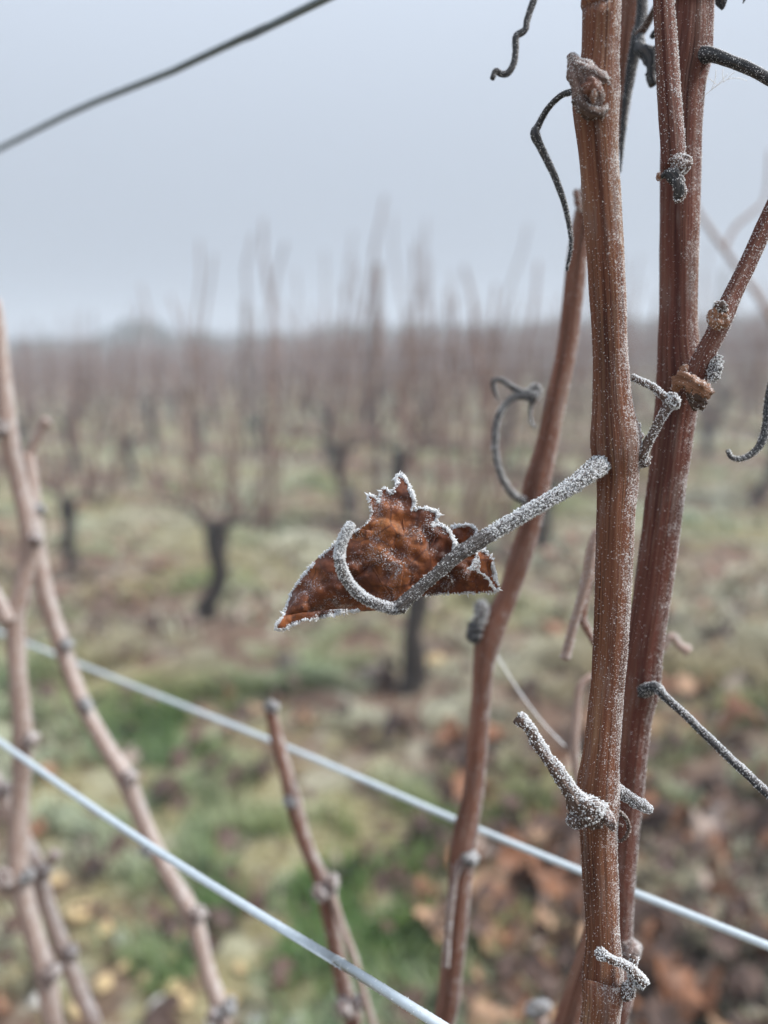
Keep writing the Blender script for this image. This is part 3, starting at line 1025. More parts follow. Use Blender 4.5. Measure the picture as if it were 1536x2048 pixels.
# top node: pointed bud, leaf scar, tendril
mc.part('bud', [(1141, 110, .1725, 10), (1150, 124, .172, 30), (1160, 146, .1715, 48), (1172, 172, .1715, 62), (1184, 205, .1725, 62), (1191, 245, .175, 40)], M_node, 28, 34, 0.03, 0.04, 2600, .00009, 0.4, rough=0.16)
mc.part('bud_scale', [(1150, 130, .1695, 12), (1172, 138, .1685, 18), (1194, 150, .1685, 22), (1214, 166, .170, 18), (1226, 190, .172, 8)], M_node, 16, 26, 0.03, 0.1, 900, .00009, 0.4, rough=0.3)
mc.blob('leaf_scar', 1184, 176, .1685, 36, 40, M_back, 0.5, 160, .00009, rough=0.5)
mc.blob('leaf_scar', 1186, 192, .1675, 26, 10, M_tan, 1.4, 160, .00009, rough=0.4)
mc.part('leaf_scar', [(1146, 200, .170, 10), (1164, 214, .1685, 22), (1184, 226, .168, 24), (1202, 226, .1685, 18), (1214, 212, .171, 9)], M_stub, 14, 26, 0.03, 0.15, 420, .00009, rough=0.4)
mc.part('tendril', [(1165, 182, .184, 15), (1128, 188, .190, 12), (1098, 214, .194, 12), (1076, 252, .197, 14), (1070, 268, .197, 20), (1082, 296, .198, 16), (1108, 350, .199, 14), (1128, 405, .200, 12), (1138, 450, .201, 10), (1142, 490, .201, 9), (1133, 541, .202, 6)], M_tend, 14, 90, 0.02, 0.03, 1500, .00009, 0.7)
# node at the leaf: frosted bud and a kinked dry lateral
mc.blob('bud', 1270, 872, .182, 26, 70, M_node, -0.1, 900, .00012)
mc.blob('bud', 1283, 918, .181, 34, 34, M_stub, 0.6, 500, .00012)
_p = mc.part('lateral_twig', [(1278, 918, .180, 24), (1290, 893, .179, 19), (1310, 858, .178, 16), (1330, 822, .177, 17), (1341, 803, .177, 21), (1330, 796, .177, 15), (1306, 776, .178, 13), (1280, 762, .179, 12), (1262, 754, .180, 13)], M_stub, 18, 70, 0.07, 0.06, 3000, .00013, 0.95, rough=0.12)
mc.blob('knuckle', 1344, 803, .177, 30, 32, M_stub, 0.5, 900, .00016, parent=_p)
# lower node: long snapped stub, lumpy base, short stub, curled tendril
_p = mc.part('snapped_stub', [(1188, 1628, .180, 60), (1160, 1610, .178, 44), (1138, 1578, .177, 28), (1112, 1540, .177, 25), (1085, 1500, .177, 22), (1060, 1462, .177, 21), (1038, 1434, .177, 25)], M_stub, 24, 60, 0.07, 0.07, 3200, .00016, 0.97, rough=0.10)
mc.blob('broken_tip', 1047, 1440, .177, 28, 18, M_pet, 1.0, 350, .00018, parent=_p)
mc.blob('bud', 1174, 1620, .177, 46, 62, M_stub, -0.7, 1100, .00018, bias=0.9, rough=0.55)
mc.blob('bud', 1152, 1640, .178, 34, 34, M_stub, 0.2, 300, .00013)
mc.blob('knuckle', 1215, 1634, .178, 44, 24, M_node, 1.2, 350, .00012)
mc.part('short_stub', [(1212, 1570, .191, 34), (1238, 1584, .188, 28), (1262, 1598, .186, 22), (1285, 1611, .185, 23), (1302, 1621, .185, 15)], M_pet, 20, 34, 0.03, 0.05, 2200, .00010, 0.1, rough=0.16)
mc.part('curled_tendril', [(1232, 1618, .190, 8), (1250, 1634, .190, 8), (1258, 1655, .191, 8), (1250, 1676, .191, 7), (1236, 1682, .192, 6), (1228, 1668, .192, 6), (1236, 1650, .192, 5), (1246, 1652, .192, 4)], M_stub, 8, 60, 0, 0, 250, .00008)
# lowest node
_p = mc.part('snapped_stub', [(1203, 1908, .184, 17), (1224, 1920, .183, 14), (1250, 1930, .183, 15), (1274, 1950, .183, 18), (1289, 1966, .184, 17)], M_stub, 16, 34, 0.06, 0.08, 1500, .00014, 0.9, rough=0.15)
mc.blob('broken_tip', 1204, 1909, .184, 22, 24, M_stub, 0.5, 350, .00016, parent=_p)
mc.part('twig', [(1252, 1990, .186, 20), (1262, 1960, .185, 13), (1266, 1935, .184, 12), (1268, 1914, .184, 16)], M_stub, 12, 24, 0.04, 0.1, 650, .00016, 0.2)
mc.blob('bud', 1256, 1984, .187, 24, 40, M_stub, 0.4, 160, .00014)
mc.blob('bud', 1280, 1968, .185, 18, 18, M_pet, 0.2, 260, .00016)
mc.done()

# ------------------------------------------------------------------ the thick cane behind it
tc_pts = [(1392, -60, .196, 82), (1386, 0, .197, 80), (1378, 110, .198, 88), (1368, 170, .199, 82), (1363, 260, .200, 78), (1360, 400, .202, 76), (1357, 600, .204, 73), (1357, 690, .205, 78),
          (1362, 760, .206, 94), (1352, 820, .207, 80), (1340, 920, .208, 76), (1332, 980, .209, 73), (1317, 1100, .211, 73), (1303, 1200, .213, 72), (1288, 1300, .215, 72), (1281, 1375, .217, 76),
          (1270, 1440, .219, 63), (1255, 1600, .222, 58), (1245, 1700, .225, 57), (1236, 1850, .229, 56), (1230, 1950, .232, 60), (1218, 2060, .235, 56)]
t2 = Cane('vine_cane', at(1218, 2060, .235), 'thick dark red cane standing just behind the speckled cane', 'vine cane')
C, Rd = full_path(tc_pts, 260, down=arm(0.09), up=0.25)
t2.sweep('shoot', C, Rd, M_thick, 80, 0.009, 0.02, 26000, 0.00008, 0.97, lo=0.15, hi=0.72)
t2.part('side_branch', [(1380, 124, .200, 50), (1400, 114, .195, 40), (1418, 110, .192, 29), (1440, 114, .190, 24), (1490, 134, .188, 22), (1545, 162, .186, 21), (1640, 215, .183, 19)], M_tend, 20, 40, 0.03, 0.05, 5200, .00009, 0.97)
_p = t2.part('side_shoot', [(1378, 782, .196, 52), (1392, 752, .194, 46), (1408, 712, .192, 40), (1430, 670, .191, 38), (1446, 634, .190, 40), (1466, 590, .190, 35), (1500, 520, .190, 33), (1545, 420, .189, 32), (1620, 260, .186, 30)], M_thick, 28, 90, 0.03, 0.02, 4200, .00010, 0.9)
t2.part('torn_collar', [(1350, 778, .193, 16), (1362, 760, .190, 26), (1384, 768, .188, 30), (1405, 782, .188, 30), (1418, 786, .190, 18)], M_tan, 20, 34, 0.06, 0.1, 300, .00010, rough=0.5)
t2.part('torn_collar', [(1352, 765, .192, 10), (1366, 742, .1895, 14), (1374, 730, .189, 8)], M_tan, 12, 16, 0.06, 0.1, 60, .0001, rough=0.5)
t2.part('torn_collar', [(1372, 772, .189, 12), (1392, 792, .188, 18), (1412, 806, .189, 10)], M_stub, 12, 18, 0.06, 0.1, 120, .0001, rough=0.5)
t2.blob('bud', 1394, 796, .190, 42, 36, M_stub, 1.2, 250, .00011)
t2.blob('bud', 1437, 636, .184, 40, 48, M_tan, 0.7, 350, .00012, parent=_p)
t2.blob('bud', 1441, 618, .183, 32, 24, M_stub, 1.0, 350, .00013)
t2.blob('frosted_bud', 1430, 738, .190, 22, 58, M_pet, 0.25, 900, .00014)
t2.part('petiole', [(1284, 1384, .214, 30), (1304, 1376, .206, 24), (1316, 1378, .204, 20), (1330, 1394, .202, 16), (1370, 1430, .199, 15), (1440, 1498, .195, 16), (1545, 1596, .190, 17), (1620, 1665, .187, 16)], M_tend, 18, 60, 0.03, 0.05, 6000, .00009, 0.95)
t2.blob('bud', 1262, 1898, .226, 44, 40, M_node, 0.4, 500, .00013)
t2.done()

# ------------------------------------------------------------------ hanging twig and dark dried stalks at the top
h = Cane('hanging_twig', at(1320, -70, .186), 'short reddish striped twig with a frayed dark tip hanging before the thick cane', 'twig')
_p = h.part('shoot', [(1318, -120, .186, 37), (1327, 0, .186, 39), (1338, 187, .186, 44), (1346, 300, .186, 46), (1348, 336, .186, 42)], M_thick, 32, 60, 0.03, 0.01, 3600, .00010, 0.9)
h.blob('bud', 1362, 328, .182, 34, 44, M_node, -0.2, 700, .00013, parent=_p)
h.part('frayed_tip', [(1325, 352, .184, 10), (1340, 346, .182, 22), (1352, 362, .182, 26), (1357, 384, .182, 20), (1352, 402, .183, 6)], M_tend, 12, 30, 0.06, 0.2, 300, .00011)
h.part('frayed_tip', [(1345, 352, .183, 14), (1362, 368, .182, 14), (1368, 388, .182, 9), (1358, 403, .182, 6), (1350, 404, .182, 4)], M_stub, 10, 26, 0.05, 0.1, 300, .00011)
h.blob('frayed_tip', 1318, 354, .185, 16, 10, M_tan, 1.2, 80, .0001)
h.done()
k4 = Cane('dried_stalk', at(1282, -70, .222), 'dark dried flower stalk with knobbly curls between the two thick canes', 'stalk')
k4.part('stalk', [(1284, -120, .222, 20), (1284, 0, .222, 22), (1281, 45, .222, 22), (1275, 74, .222, 26), (1264, 130, .223, 22), (1254, 190, .224, 17), (1247, 250, .225, 13), (1240, 345, .226, 4)], M_tend, 16, 60, 0.03, 0.03, 1200, .00010)
k4.part('branchlet', [(1318, 5, .214, 14), (1302, 32, .216, 14), (1290, 55, .218, 15), (1277, 70, .221, 18)], M_stub, 12, 24, 0.03, 0.05, 250, .0001)
k4.part('branchlet', [(1277, 75, .220, 20), (1284, 98, .216, 22), (1298, 110, .214, 32), (1306, 126, .213, 34), (1302, 150, .213, 20), (1308, 170, .213, 18)], M_tend, 14, 36, 0.06, 0.25, 200, .0001)
k4.part('branchlet', [(1302, 75, .213, 10), (1310, 66, .212, 15), (1316, 58, .212, 10)], M_tend, 10, 14, 0.05, 0.15)
k4.part('branchlet', [(1306, 118, .213, 14), (1312, 98, .212, 14), (1320, 92, .212, 8)], M_tend, 10, 14, 0.05, 0.15)
k4.part('branchlet', [(1300, 140, .213, 9), (1294, 148, .213, 6), (1290, 150, .213, 3)], M_tend, 8, 10)
k4.done()

# ------------------------------------------------------------------ the soft cane behind, with its curly tendril
c4 = [(1272, -60, .232, 44), (1262, 0, .234, 44), (1250, 120, .237, 43), (1232, 250, .242, 42), (1216, 300, .245, 42), (1180, 390, .249, 42), (1157, 500, .254, 42), (1146, 600, .258, 40), (1133, 700, .262, 40), (1112, 800, .265, 41), (1091, 900, .268, 44),
      (1073, 975, .270, 54), (1062, 1040, .272, 44), (1043, 1110, .274, 45), (1012, 1200, .277, 42), (980, 1268, .279, 54), (966, 1350, .281, 40), (954, 1500, .285, 41), (944, 1600, .288, 42), (927, 1685, .291, 50), (918, 1790, .294, 46),
      (902, 1950, .299, 46), (885, 2060, .303, 44)]
b4 = Cane('vine_cane', at(885, 2060, .303), 'leaning red brown cane behind the dry leaf, with a curly grey tendril', 'vine cane')
C, Rd = full_path(c4, 220, down=arm(0.14), up=0.2)
b4.sweep('shoot', C, Rd, M_back, 40, 0.01, 0.02, 9000, .00011, 0.95, lo=0.12, hi=0.75)
_p = b4.part('tendril', [(1050, 1004, .268, 16), (1022, 985, .266, 15), (1000, 945, .264, 14), (990, 890, .263, 13), (996, 835, .262, 13), (1020, 800, .262, 14), (1050, 790, .262, 22), (1070, 797, .262, 28)], M_tend, 14, 60, 0.02, 0.04, 2200, .00012, 0.5)
b4.part('tendril', [(1062, 794, .262, 16), (1030, 778, .262, 13), (1002, 760, .262, 10), (988, 762, .262, 10), (988, 778, .262, 9), (996, 800, .262, 5)], M_tend, 10, 36, 0, 0.03, 350, .00011)
b4.part('tendril', [(1066, 800, .262, 14), (1060, 820, .262, 8), (1062, 845, .262, 7), (1072, 856, .262, 5)], M_pet, 8, 24, 0, 0.03, 300, .00011)
b4.blob('knuckle', 1070, 784, .262, 24, 34, M_pet, 0.2, 450, .00016, parent=_p)
b4.blob('bud', 962, 1226, .276, 32, 54, M_pet, 0.15, 900, .00017)
b4.blob('bud', 950, 1262, .277, 34, 50, M_tend, 0.3, 200, .00016)
b4.blob('bud', 1156, 400, .247, 14, 46, M_back, -0.2, 200, .00016)
b4.blob('bud', 940, 1714, .288, 34, 32, M_pet, 0.5, 600, .00017)
b4.part('petiole', [(930, 1712, .288, 20), (912, 1745, .287, 15), (902, 1800, .287, 14), (895, 1870, .287, 13), (892, 1935, .287, 11)], M_node, 12, 40, 0.02, 0.04, 700, .00014)
b4.done()

# ------------------------------------------------------------------ canes at the left and in the middle
def left_cane(label, pts, t_arm, knots, extra=(), top=None, mm=None):
    o = Cane('vine_cane', at(*pts[-1][:3]), label, 'vine cane')
    C, Rd = full_path(pts, 150, down=arm(t_arm) if t_arm is not None else None, up=top)
    o.sweep('shoot', C, Rd, mm or M_left, 24, 0.02, 0.02, 3000, .00018, 0.7, lo=0.05, hi=0.8)
    for x, y, d, w, hh, ti in knots:
        o.blob('bud', x, y, d, w, hh, M_pet if hh < 30 else M_node, ti, 250, .0002)
    for nm, p in extra:
        o.part(nm, p, M_left, 12, 24, 0.03, 0.05, 350, .00018)
    return o.done()
left_cane('pale pinkish cane rising highest at the left, crossing a thinner cane', [(-6, 600, .40, 14), (1, 660, .40, 20), (6, 740, .402, 28), (16, 850, .405, 34), (36, 960, .41, 32), (62, 1070, .414, 38), (48, 1160, .417, 34), (30, 1240, .42, 36), (38, 1380, .426, 34), (46, 1475, .43, 38), (40, 1600, .436, 35), (38, 1745, .44, 40), (62, 1850, .446, 36), (92, 1955, .45, 40), (108, 2060, .455, 36)], 0.36,
          [(4, 858, .40, 26, 40, 0.3), (72, 1078, .408, 28, 30, 1.0), (62, 1478, .425, 28, 34, 0.8), (8, 1756, .435, 34, 44, -0.6), (56, 1752, .435, 30, 26, 1.2), (104, 1945, .445, 34, 40, 0.9), (20, 1770, .44, 24, 30, 0.4)],
          [('snapped_stub', [(-30, 1160, .41, 26), (0, 1205, .412, 24), (14, 1240, .414, 32)])])
left_cane('thin pale cane with a short frosted stub, bending right across two wires', [(56, 905, .435, 22), (66, 980, .436, 26), (74, 1080, .437, 28), (92, 1190, .438, 32), (122, 1285, .438, 32), (160, 1395, .438, 31), (205, 1480, .438, 31), (250, 1555, .438, 36), (295, 1665, .438, 32), (338, 1750, .438, 31), (384, 1830, .438, 36), (412, 1930, .438, 30), (438, 2015, .438, 34), (440, 2070, .438, 28)], 0.33,
          [(78, 1018, .43, 24, 22, 0.6), (134, 1288, .432, 26, 24, 0.8), (172, 1410, .432, 30, 24, 0.9), (258, 1556, .430, 32, 34, 0.2), (294, 1700, .432, 26, 24, 0.9), (398, 1828, .430, 30, 34, 0.3), (460, 2012, .43, 34, 24, 1.3), (428, 2030, .432, 30, 30, 0.3)],
          [('snapped_stub', [(55, 915, .435, 18), (72, 880, .434, 18), (88, 852, .433, 20), (96, 842, .433, 28)])])
left_cane('lowest pale cane at the left, tucked behind its taller neighbour', [(-60, 1490, .47, 30), (-10, 1565, .47, 30), (28, 1640, .47, 30), (76, 1745, .47, 34), (94, 1810, .47, 30), (128, 1905, .47, 32), (160, 1985, .47, 31), (188, 2070, .47, 30)], 0.43,
          [(88, 1745, .462, 26, 34, 0.2), (140, 1905, .462, 30, 30, 0.9), (8, 1580, .462, 28, 34, 0.4)],
          [('snapped_stub', [(86, 1750, .466, 16), (98, 1728, .465, 16), (112, 1706, .464, 26)])])
left_cane('slim brown cane cut off below the leaf, peeling at its middle knot', [(540, 1412, .365, 24), (552, 1470, .367, 26), (570, 1540, .369, 27), (588, 1608, .371, 33), (608, 1680, .374, 28), (636, 1745, .377, 30), (652, 1782, .378, 42), (662, 1850, .381, 32), (678, 1930, .385, 32), (694, 2010, .389, 34), (700, 2070, .392, 32)], 0.24,
          [(542, 1412, .364, 28, 24, 0.3), (580, 1602, .368, 28, 26, 0.9), (640, 1785, .372, 34, 30, 0.4), (664, 1768, .372, 24, 44, 0.1), (690, 2015, .382, 42, 30, 1.0), (714, 2006, .382, 24, 34, 0.3)],
          [('peeling_strip', [(662, 1782, .372, 16), (684, 1850, .374, 14), (710, 1920, .377, 14), (728, 1990, .38, 15), (752, 2070, .384, 13)])], mm=M_back)

# ------------------------------------------------------------------ small things behind the main cane
s = Cane('dry_twig', at(1190, 1080, .24), 'thin drooping dry twig showing beside the speckled cane below the leaf stalk', 'twig')
s.part('shoot', [(1195, 1060, .24, 18), (1184, 1100, .24, 22), (1170, 1170, .242, 20), (1150, 1240, .244, 18), (1134, 1300, .246, 20), (1130, 1318, .246, 22)], M_left, 14, 44, 0.03, 0.04, 700, .00013)
s.part('side_twig', [(1190, 1120, .25, 14), (1174, 1180, .252, 15), (1164, 1230, .253, 18), (1176, 1262, .253, 14), (1196, 1300, .254, 12)], M_back, 12, 36, 0.03, 0.05, 300, .00013)
s.done()
s = Cane('dry_twig', at(1165, 1720, .30), 'faint pale dry stem half hidden behind the speckled cane', 'twig')
s.part('shoot', [(1185, 1350, .30, 12), (1160, 1372, .30, 16), (1154, 1420, .30, 14), (1150, 1500, .30, 16), (1160, 1620, .302, 14), (1168, 1740, .304, 14), (1180, 1900, .308, 14)], M_left, 12, 50, 0.03, 0.04, 500, .00014)
s.done()
s = Cane('vine_cane', at(1120, 2070, .262), 'dark reddish cane emerging behind the foot of the speckled cane', 'vine cane')
C, Rd = full_path([(1205, 1800, .25, 42), (1186, 1880, .253, 44), (1160, 1960, .257, 46), (1130, 2060, .262, 48)], 60, down=arm(0.10))
s.sweep('shoot', C, Rd, M_back, 28, 0.02, 0.02, 900, .00012, lo=0, hi=0.5)
s.done()
s = Cane('snapped_stem', at(1085, 2080, .36), 'small frost capped stem tip poking up low beside the speckled cane', 'stem')
s.part('shoot', [(1095, 2140, .37, 26), (1082, 2060, .362, 22), (1078, 2030, .36, 26)], M_left, 14, 24, 0.03, 0.05, 250, .0002)
s.blob('broken_tip', 1076, 2016, .36, 28, 56, M_pet, 1.3, 500, .00024)
s.done()
s = Cane('curled_tendril', at(1080, -60, .205), 'loose dark wavy tendril dangling against the pale sky', 'tendril')
s.part('stem', [(1110, -110, .205, 14), (1082, -40, .205, 14), (1066, 5, .205, 14), (1054, 40, .205, 13), (1050, 60, .205, 13), (1032, 74, .205, 14), (1031, 100, .205, 13), (1028, 125, .205, 13), (1016, 146, .205, 13), (1002, 148, .205, 12), (992, 142, .205, 12), (984, 158, .205, 10)], M_tend, 14, 110, 0.02, 0.04, 700, .00009)
s.done()
s = Cane('curled_tendril', at(1560, 700, .20), 'dark hooked tendril curling in beside the red side shoot', 'tendril')
s.part('stem', [(1575, 690, .20, 13), (1545, 760, .20, 14), (1535, 815, .20, 15), (1532, 855, .20, 16), (1520, 890, .20, 15), (1500, 910, .20, 13), (1478, 918, .20, 11), (1462, 914, .20, 9), (1455, 900, .20, 8)], M_tend, 14, 80, 0.02, 0.04, 1400, .00010)
s.done()
s = Cane('dry_twig', at(1340, 1268, .30), 'tiny curled dry twig beside the thick dark red cane', 'twig')
s.part('shoot', [(1300, 1330, .30, 10), (1325, 1300, .30, 10), (1342, 1272, .30, 15), (1358, 1290, .30, 17), (1376, 1303, .30, 22)], M_left, 12, 30, 0.03, 0.06, 250, .00015)
s.done()

s = Cane('dry_twig', at(1800, 1900, 1.05), 'faint pale forked twig blurred far behind the red side shoot', 'twig')
s.part('shoot', [(1372, 372, .80, 5), (1400, 430, .80, 9), (1470, 530, .80, 11), (1545, 645, .80, 12), (1680, 950, .82, 13), (1760, 1400, .92, 14), (1800, 1900, 1.05, 15)], M_left, 10, 60, 0.02, 0.03, 400, .0003)
s.part('side_twig', [(1448, 500, .80, 8), (1470, 455, .80, 8), (1500, 428, .80, 8), (1530, 395, .80, 6), (1540, 300, .80, 5)], M_left, 8, 30, 0.02, 0.03, 200, .0003)
s.done()

# cobwebs, rimed
def web(name, strands, label, w):
    root = thing(name, at(*strands[0][0]), label, 'cobweb')
    for st in strands:
        P = np.array([tuple(at(*p)) for p in st])
        C = spline(P, 24)
        td = tube_data(C, np.full(len(C), w), 5, 0, 0.3, 3)
        link('thread', quad_tri_mesh('thread', td.V, td.q), M_frost, root)
web('cobweb', [[(1408, 192, .195), (1425, 178, .195), (1452, 160, .195), (1474, 156, .195), (1494, 161, .195)],
               [(1420, 182, .195), (1440, 165, .195), (1455, 148, .195)], [(1424, 178, .195), (1430, 160, .195), (1432, 140, .195)],
               [(1448, 164, .195), (1445, 150, .195), (1446, 138, .195)], [(1432, 168, .195), (1422, 160, .195), (1417, 156, .195)],
               [(1456, 159, .195), (1462, 150, .195), (1470, 144, .195)]], 'tiny frosted cobweb in the fork of the thick cane and its branch', 0.00010)
web('cobweb', [[(990, 1305, .30), (1040, 1385, .295), (1090, 1450, .29), (1130, 1492, .285)]], 'single pale cobweb thread stretched beside the leaning cane', 0.00028)

# ------------------------------------------------------------------ the dry leaf
def leaf_mat():
    m, t, b = mat('dry_leaf_rust')
    tc = node(t, 'ShaderNodeTexCoord').outputs['Object']
    pos = node(t, 'ShaderNodeNewGeometry').outputs['Position']
    n1 = noise(t, pos, 95, 5, 0.62)
    n2 = noise(t, pos, 420, 4, 0.65)
    n3 = noise(t, pos, 190, 4, 0.6)
    c = ramp(t, n1, [(0.34, (0.045, 0.013, 0.008)), (0.48, (0.18, 0.052, 0.018)), (0.59, (0.36, 0.12, 0.036)), (0.74, (0.52, 0.23, 0.08))])
    c = mix(t, ramp(t, n2, [(0.30, (0.75, 0.75, 0.75)), (0.50, (0, 0, 0))]), c, (0.085, 0.026, 0.016))
    c = mix(t, ramp(t, n3, [(0.54, (0, 0, 0)), (0.64, (0.85, 0.85, 0.85))]), c, (0.038, 0.015, 0.014))
    # fine net of veins
    vo = node(t, 'ShaderNodeTexVoronoi', feature='DISTANCE_TO_EDGE')
    vo.inputs['Scale'].default_value = 620
    t.links.new(pos, vo.inputs['Vector'])
    c = mix(t, ramp(t, vo.outputs['Distance'], [(0.0, (0.55, 0.55, 0.55)), (0.07, (0, 0, 0))]), c, (0.10, 0.032, 0.018))
    vo2 = node(t, 'ShaderNodeTexVoronoi', feature='DISTANCE_TO_EDGE')
    vo2.inputs['Scale'].default_value = 130
    t.links.new(pos, vo2.inputs['Vector'])
    c = mix(t, ramp(t, vo2.outputs['Distance'], [(0.0, (0.8, 0.8, 0.8)), (0.045, (0, 0, 0))]), c, (0.07, 0.024, 0.016))
    sp = noise(t, pos, 2600, 2, 0.7)
    spm = noise(t, pos, 150, 3, 0.6)
    f = math_n(t, 'ADD', sp, math_n(t, 'MULTIPLY', math_n(t, 'SUBTRACT', spm, 0.5), 0.9))
    fr = ramp(t, f, [(0.60, (0, 0, 0)), (0.78, (0.7, 0.7, 0.7))])
    c = mix(t, fr, c, (0.70, 0.66, 0.66))
    t.links.new(c, b.inputs['Base Color'])
    b.inputs['Roughness'].default_value = 0.55
    b.inputs['Specular IOR Level'].default_value = 0.35
    tr = node(t, 'ShaderNodeBsdfTranslucent')
    t.links.new(mix(t, 0.5, c, (0.55, 0.20, 0.06)), tr.inputs['Color'])
    ms = node(t, 'ShaderNodeMixShader'); ms.inputs[0].default_value = 0.30
    t.links.new(b.outputs[0], ms.inputs[1]); t.links.new(tr.outputs[0], ms.inputs[2])
    out = t.nodes['Material Output']
    t.links.new(ms.outputs[0], out.inputs['Surface'])
    h = math_n(t, 'ADD', n2, math_n(t, 'MULTIPLY', vo.outputs['Distance'], 1.2))
    bump(t, b, h, 0.3, 0.0006)
    return m
M_leaf = leaf_mat()
leaf_o = thing('dry_leaf', at(795, 1222, .181), 'curled rust brown dry leaf edged with rime on a frosted stalk', 'leaf')
LF = []
def zpx(p): return (500 + p[0] / 2.743, 880 + p[1] / 2.743)
def lobe(name, outline, depth_fn, thick=0.00035, frost_edge=(), step=5.0, face=0, mat_=None, edge_size=.00020):
    """a blade lobe: outline in photo pixels, curved in depth by depth_fn(px, py) metres"""
    poly = [Vector(zpx(p)) for p in outline]
    dense = []
    rr = random.Random(len(name) + len(outline))
    for a, b in zip(poly, poly[1:] + poly[:1]):
        n = max(1, int((b - a).length / 4))
        for k in range(n):
            dense.append(a.lerp(b, k / n) + (Vector((rr.uniform(-1, 1), rr.uniform(-1, 1))) * 0.7 if k else Vector((0, 0))))
    xs = [p.x for p in dense]; ys = [p.y for p in dense]
    def inside(x, y):
        c = False
        for i in range(len(dense)):
            a, b = dense[i], dense[i - 1]
            if (a.y > y) != (b.y > y) and x < (b.x - a.x) * (y - a.y) / (b.y - a.y) + a.x: c = not c
        return c
    pts = list(dense)
    y = min(ys)
    while y < max(ys):
        x = min(xs)
        while x < max(xs):
            q = Vector((x + rr.uniform(-1.5, 1.5), y + rr.uniform(-1.5, 1.5)))
            if inside(q.x, q.y) and min((q - d).length for d in dense) > 3.0: pts.append(q)
            x += step
        y += step * 0.9
    n = len(dense)
    vs, es, fs, *_ = delaunay_2d_cdt(pts, [(i, (i + 1) % n) for i in range(n)], [list(range(n))], 1, 1e-4)
    V = [at(p.x, p.y, depth_fn(p.x, p.y)) for p in vs]
    me = bpy.data.meshes.new(name)
    me.from_pydata([tuple(v) for v in V], [], [tuple(f) for f in fs])
    me.update()
    bm = bmesh.new(); bm.from_mesh(me)
    bmesh.ops.recalc_face_normals(bm, faces=bm.faces[:])
    bm.to_mesh(me); bm.free()
    me.polygons.foreach_set('use_smooth', np.ones(len(me.polygons), dtype=bool))
    o = link(name, me, mat_ or M_leaf, leaf_o)
    so = o.modifiers.new('thickness', 'SOLIDIFY'); so.thickness = thick; so.offset = 0
    # rime along the edge
    r_ = np.random.default_rng(len(outline) * 7)
    P, N = [], []
    for (i0, i1, dn, out_) in frost_edge:
        seg = [Vector(zpx(p)) for p in outline[i0:i1 + 1]]
        cen = sum(seg, Vector((0, 0))) / len(seg)
        for a, b in zip(seg, seg[1:]):
            L = (b - a).length
            tn = (b - a).normalized(); nn = Vector((tn.y, -tn.x))
            mid = (a + b) / 2
            if inside(*(mid + nn * 3)): nn = -nn
            for _ in range(int(L * dn)):
                q = a.lerp(b, r_.uniform())
                g = 0.5 + 0.9 * mnoise.noise(Vector((q.x / 17, q.y / 17, 3.3))) + 0.5 * mnoise.noise(Vector((q.x / 6, q.y / 6, 8.3)))
                if r_.uniform() > g + 0.12: continue
                q = q + nn * r_.normal(-0.9, 0.9 + 1.1 * max(0.0, min(1.2, g)))
                P.append(at(q.x, q.y, depth_fn(q.x, q.y) - abs(r_.normal(0, 0.00035)) + 0.0001))
                N.append(Vector((nn.x * out_, -0.35, -nn.y * out_ + 0.25)))
    if P:
        P = np.array([tuple(p) for p in P]); N = np.array([tuple(p) for p in N])
        sz = edge_size * r_.lognormal(0, 0.4, len(P))
        LF.append(crystals(P, N, sz * 0.62, sz * r_.uniform(0.8, 1.8, len(P)) * np.where(r_.uniform(0, 1, len(P)) < 0.10, 1.6, 0.85), r_))
    # scattered rime on the face
    tri = [f for f in fs]
    P, N = [], []
    for _ in range(face):
        f = tri[r_.integers(len(tri))]
        w = r_.dirichlet((1, 1, 1))
        p = V[f[0]] * w[0] + V[f[1]] * w[1] + V[f[2]] * w[2]
        if mnoise.noise(p * 150) + 0.4 * mnoise.noise(p * 420) < 0.30: continue
        P.append(tuple(p + ray(*((vs[f[0]].x, vs[f[0]].y))) * -0.0002)); N.append((0.1, -0.8, 0.4))
    if P:
        P = np.array(P); N = np.array(N)
        sz = 0.00010 * r_.lognormal(0, 0.4, len(P))
        LF.append(crystals(P, N, sz * 0.8, sz * 1.2, r_))
    return o
def wob(x, y, s=38, a=0.0010, k=0):
    n1 = mnoise.noise(Vector((x / s, y / s, k * 9.7)))
    n2 = mnoise.noise(Vector((x / s * 2.3, y / s * 2.3, k * 5.1)))
    crease = 1 - 2.2 * abs(mnoise.noise(Vector((x / s * 0.9 + 4, y / s * 0.9, k * 2.1))))
    return a * (1.2 * n1 + 0.42 * n2 - 0.85 * crease)
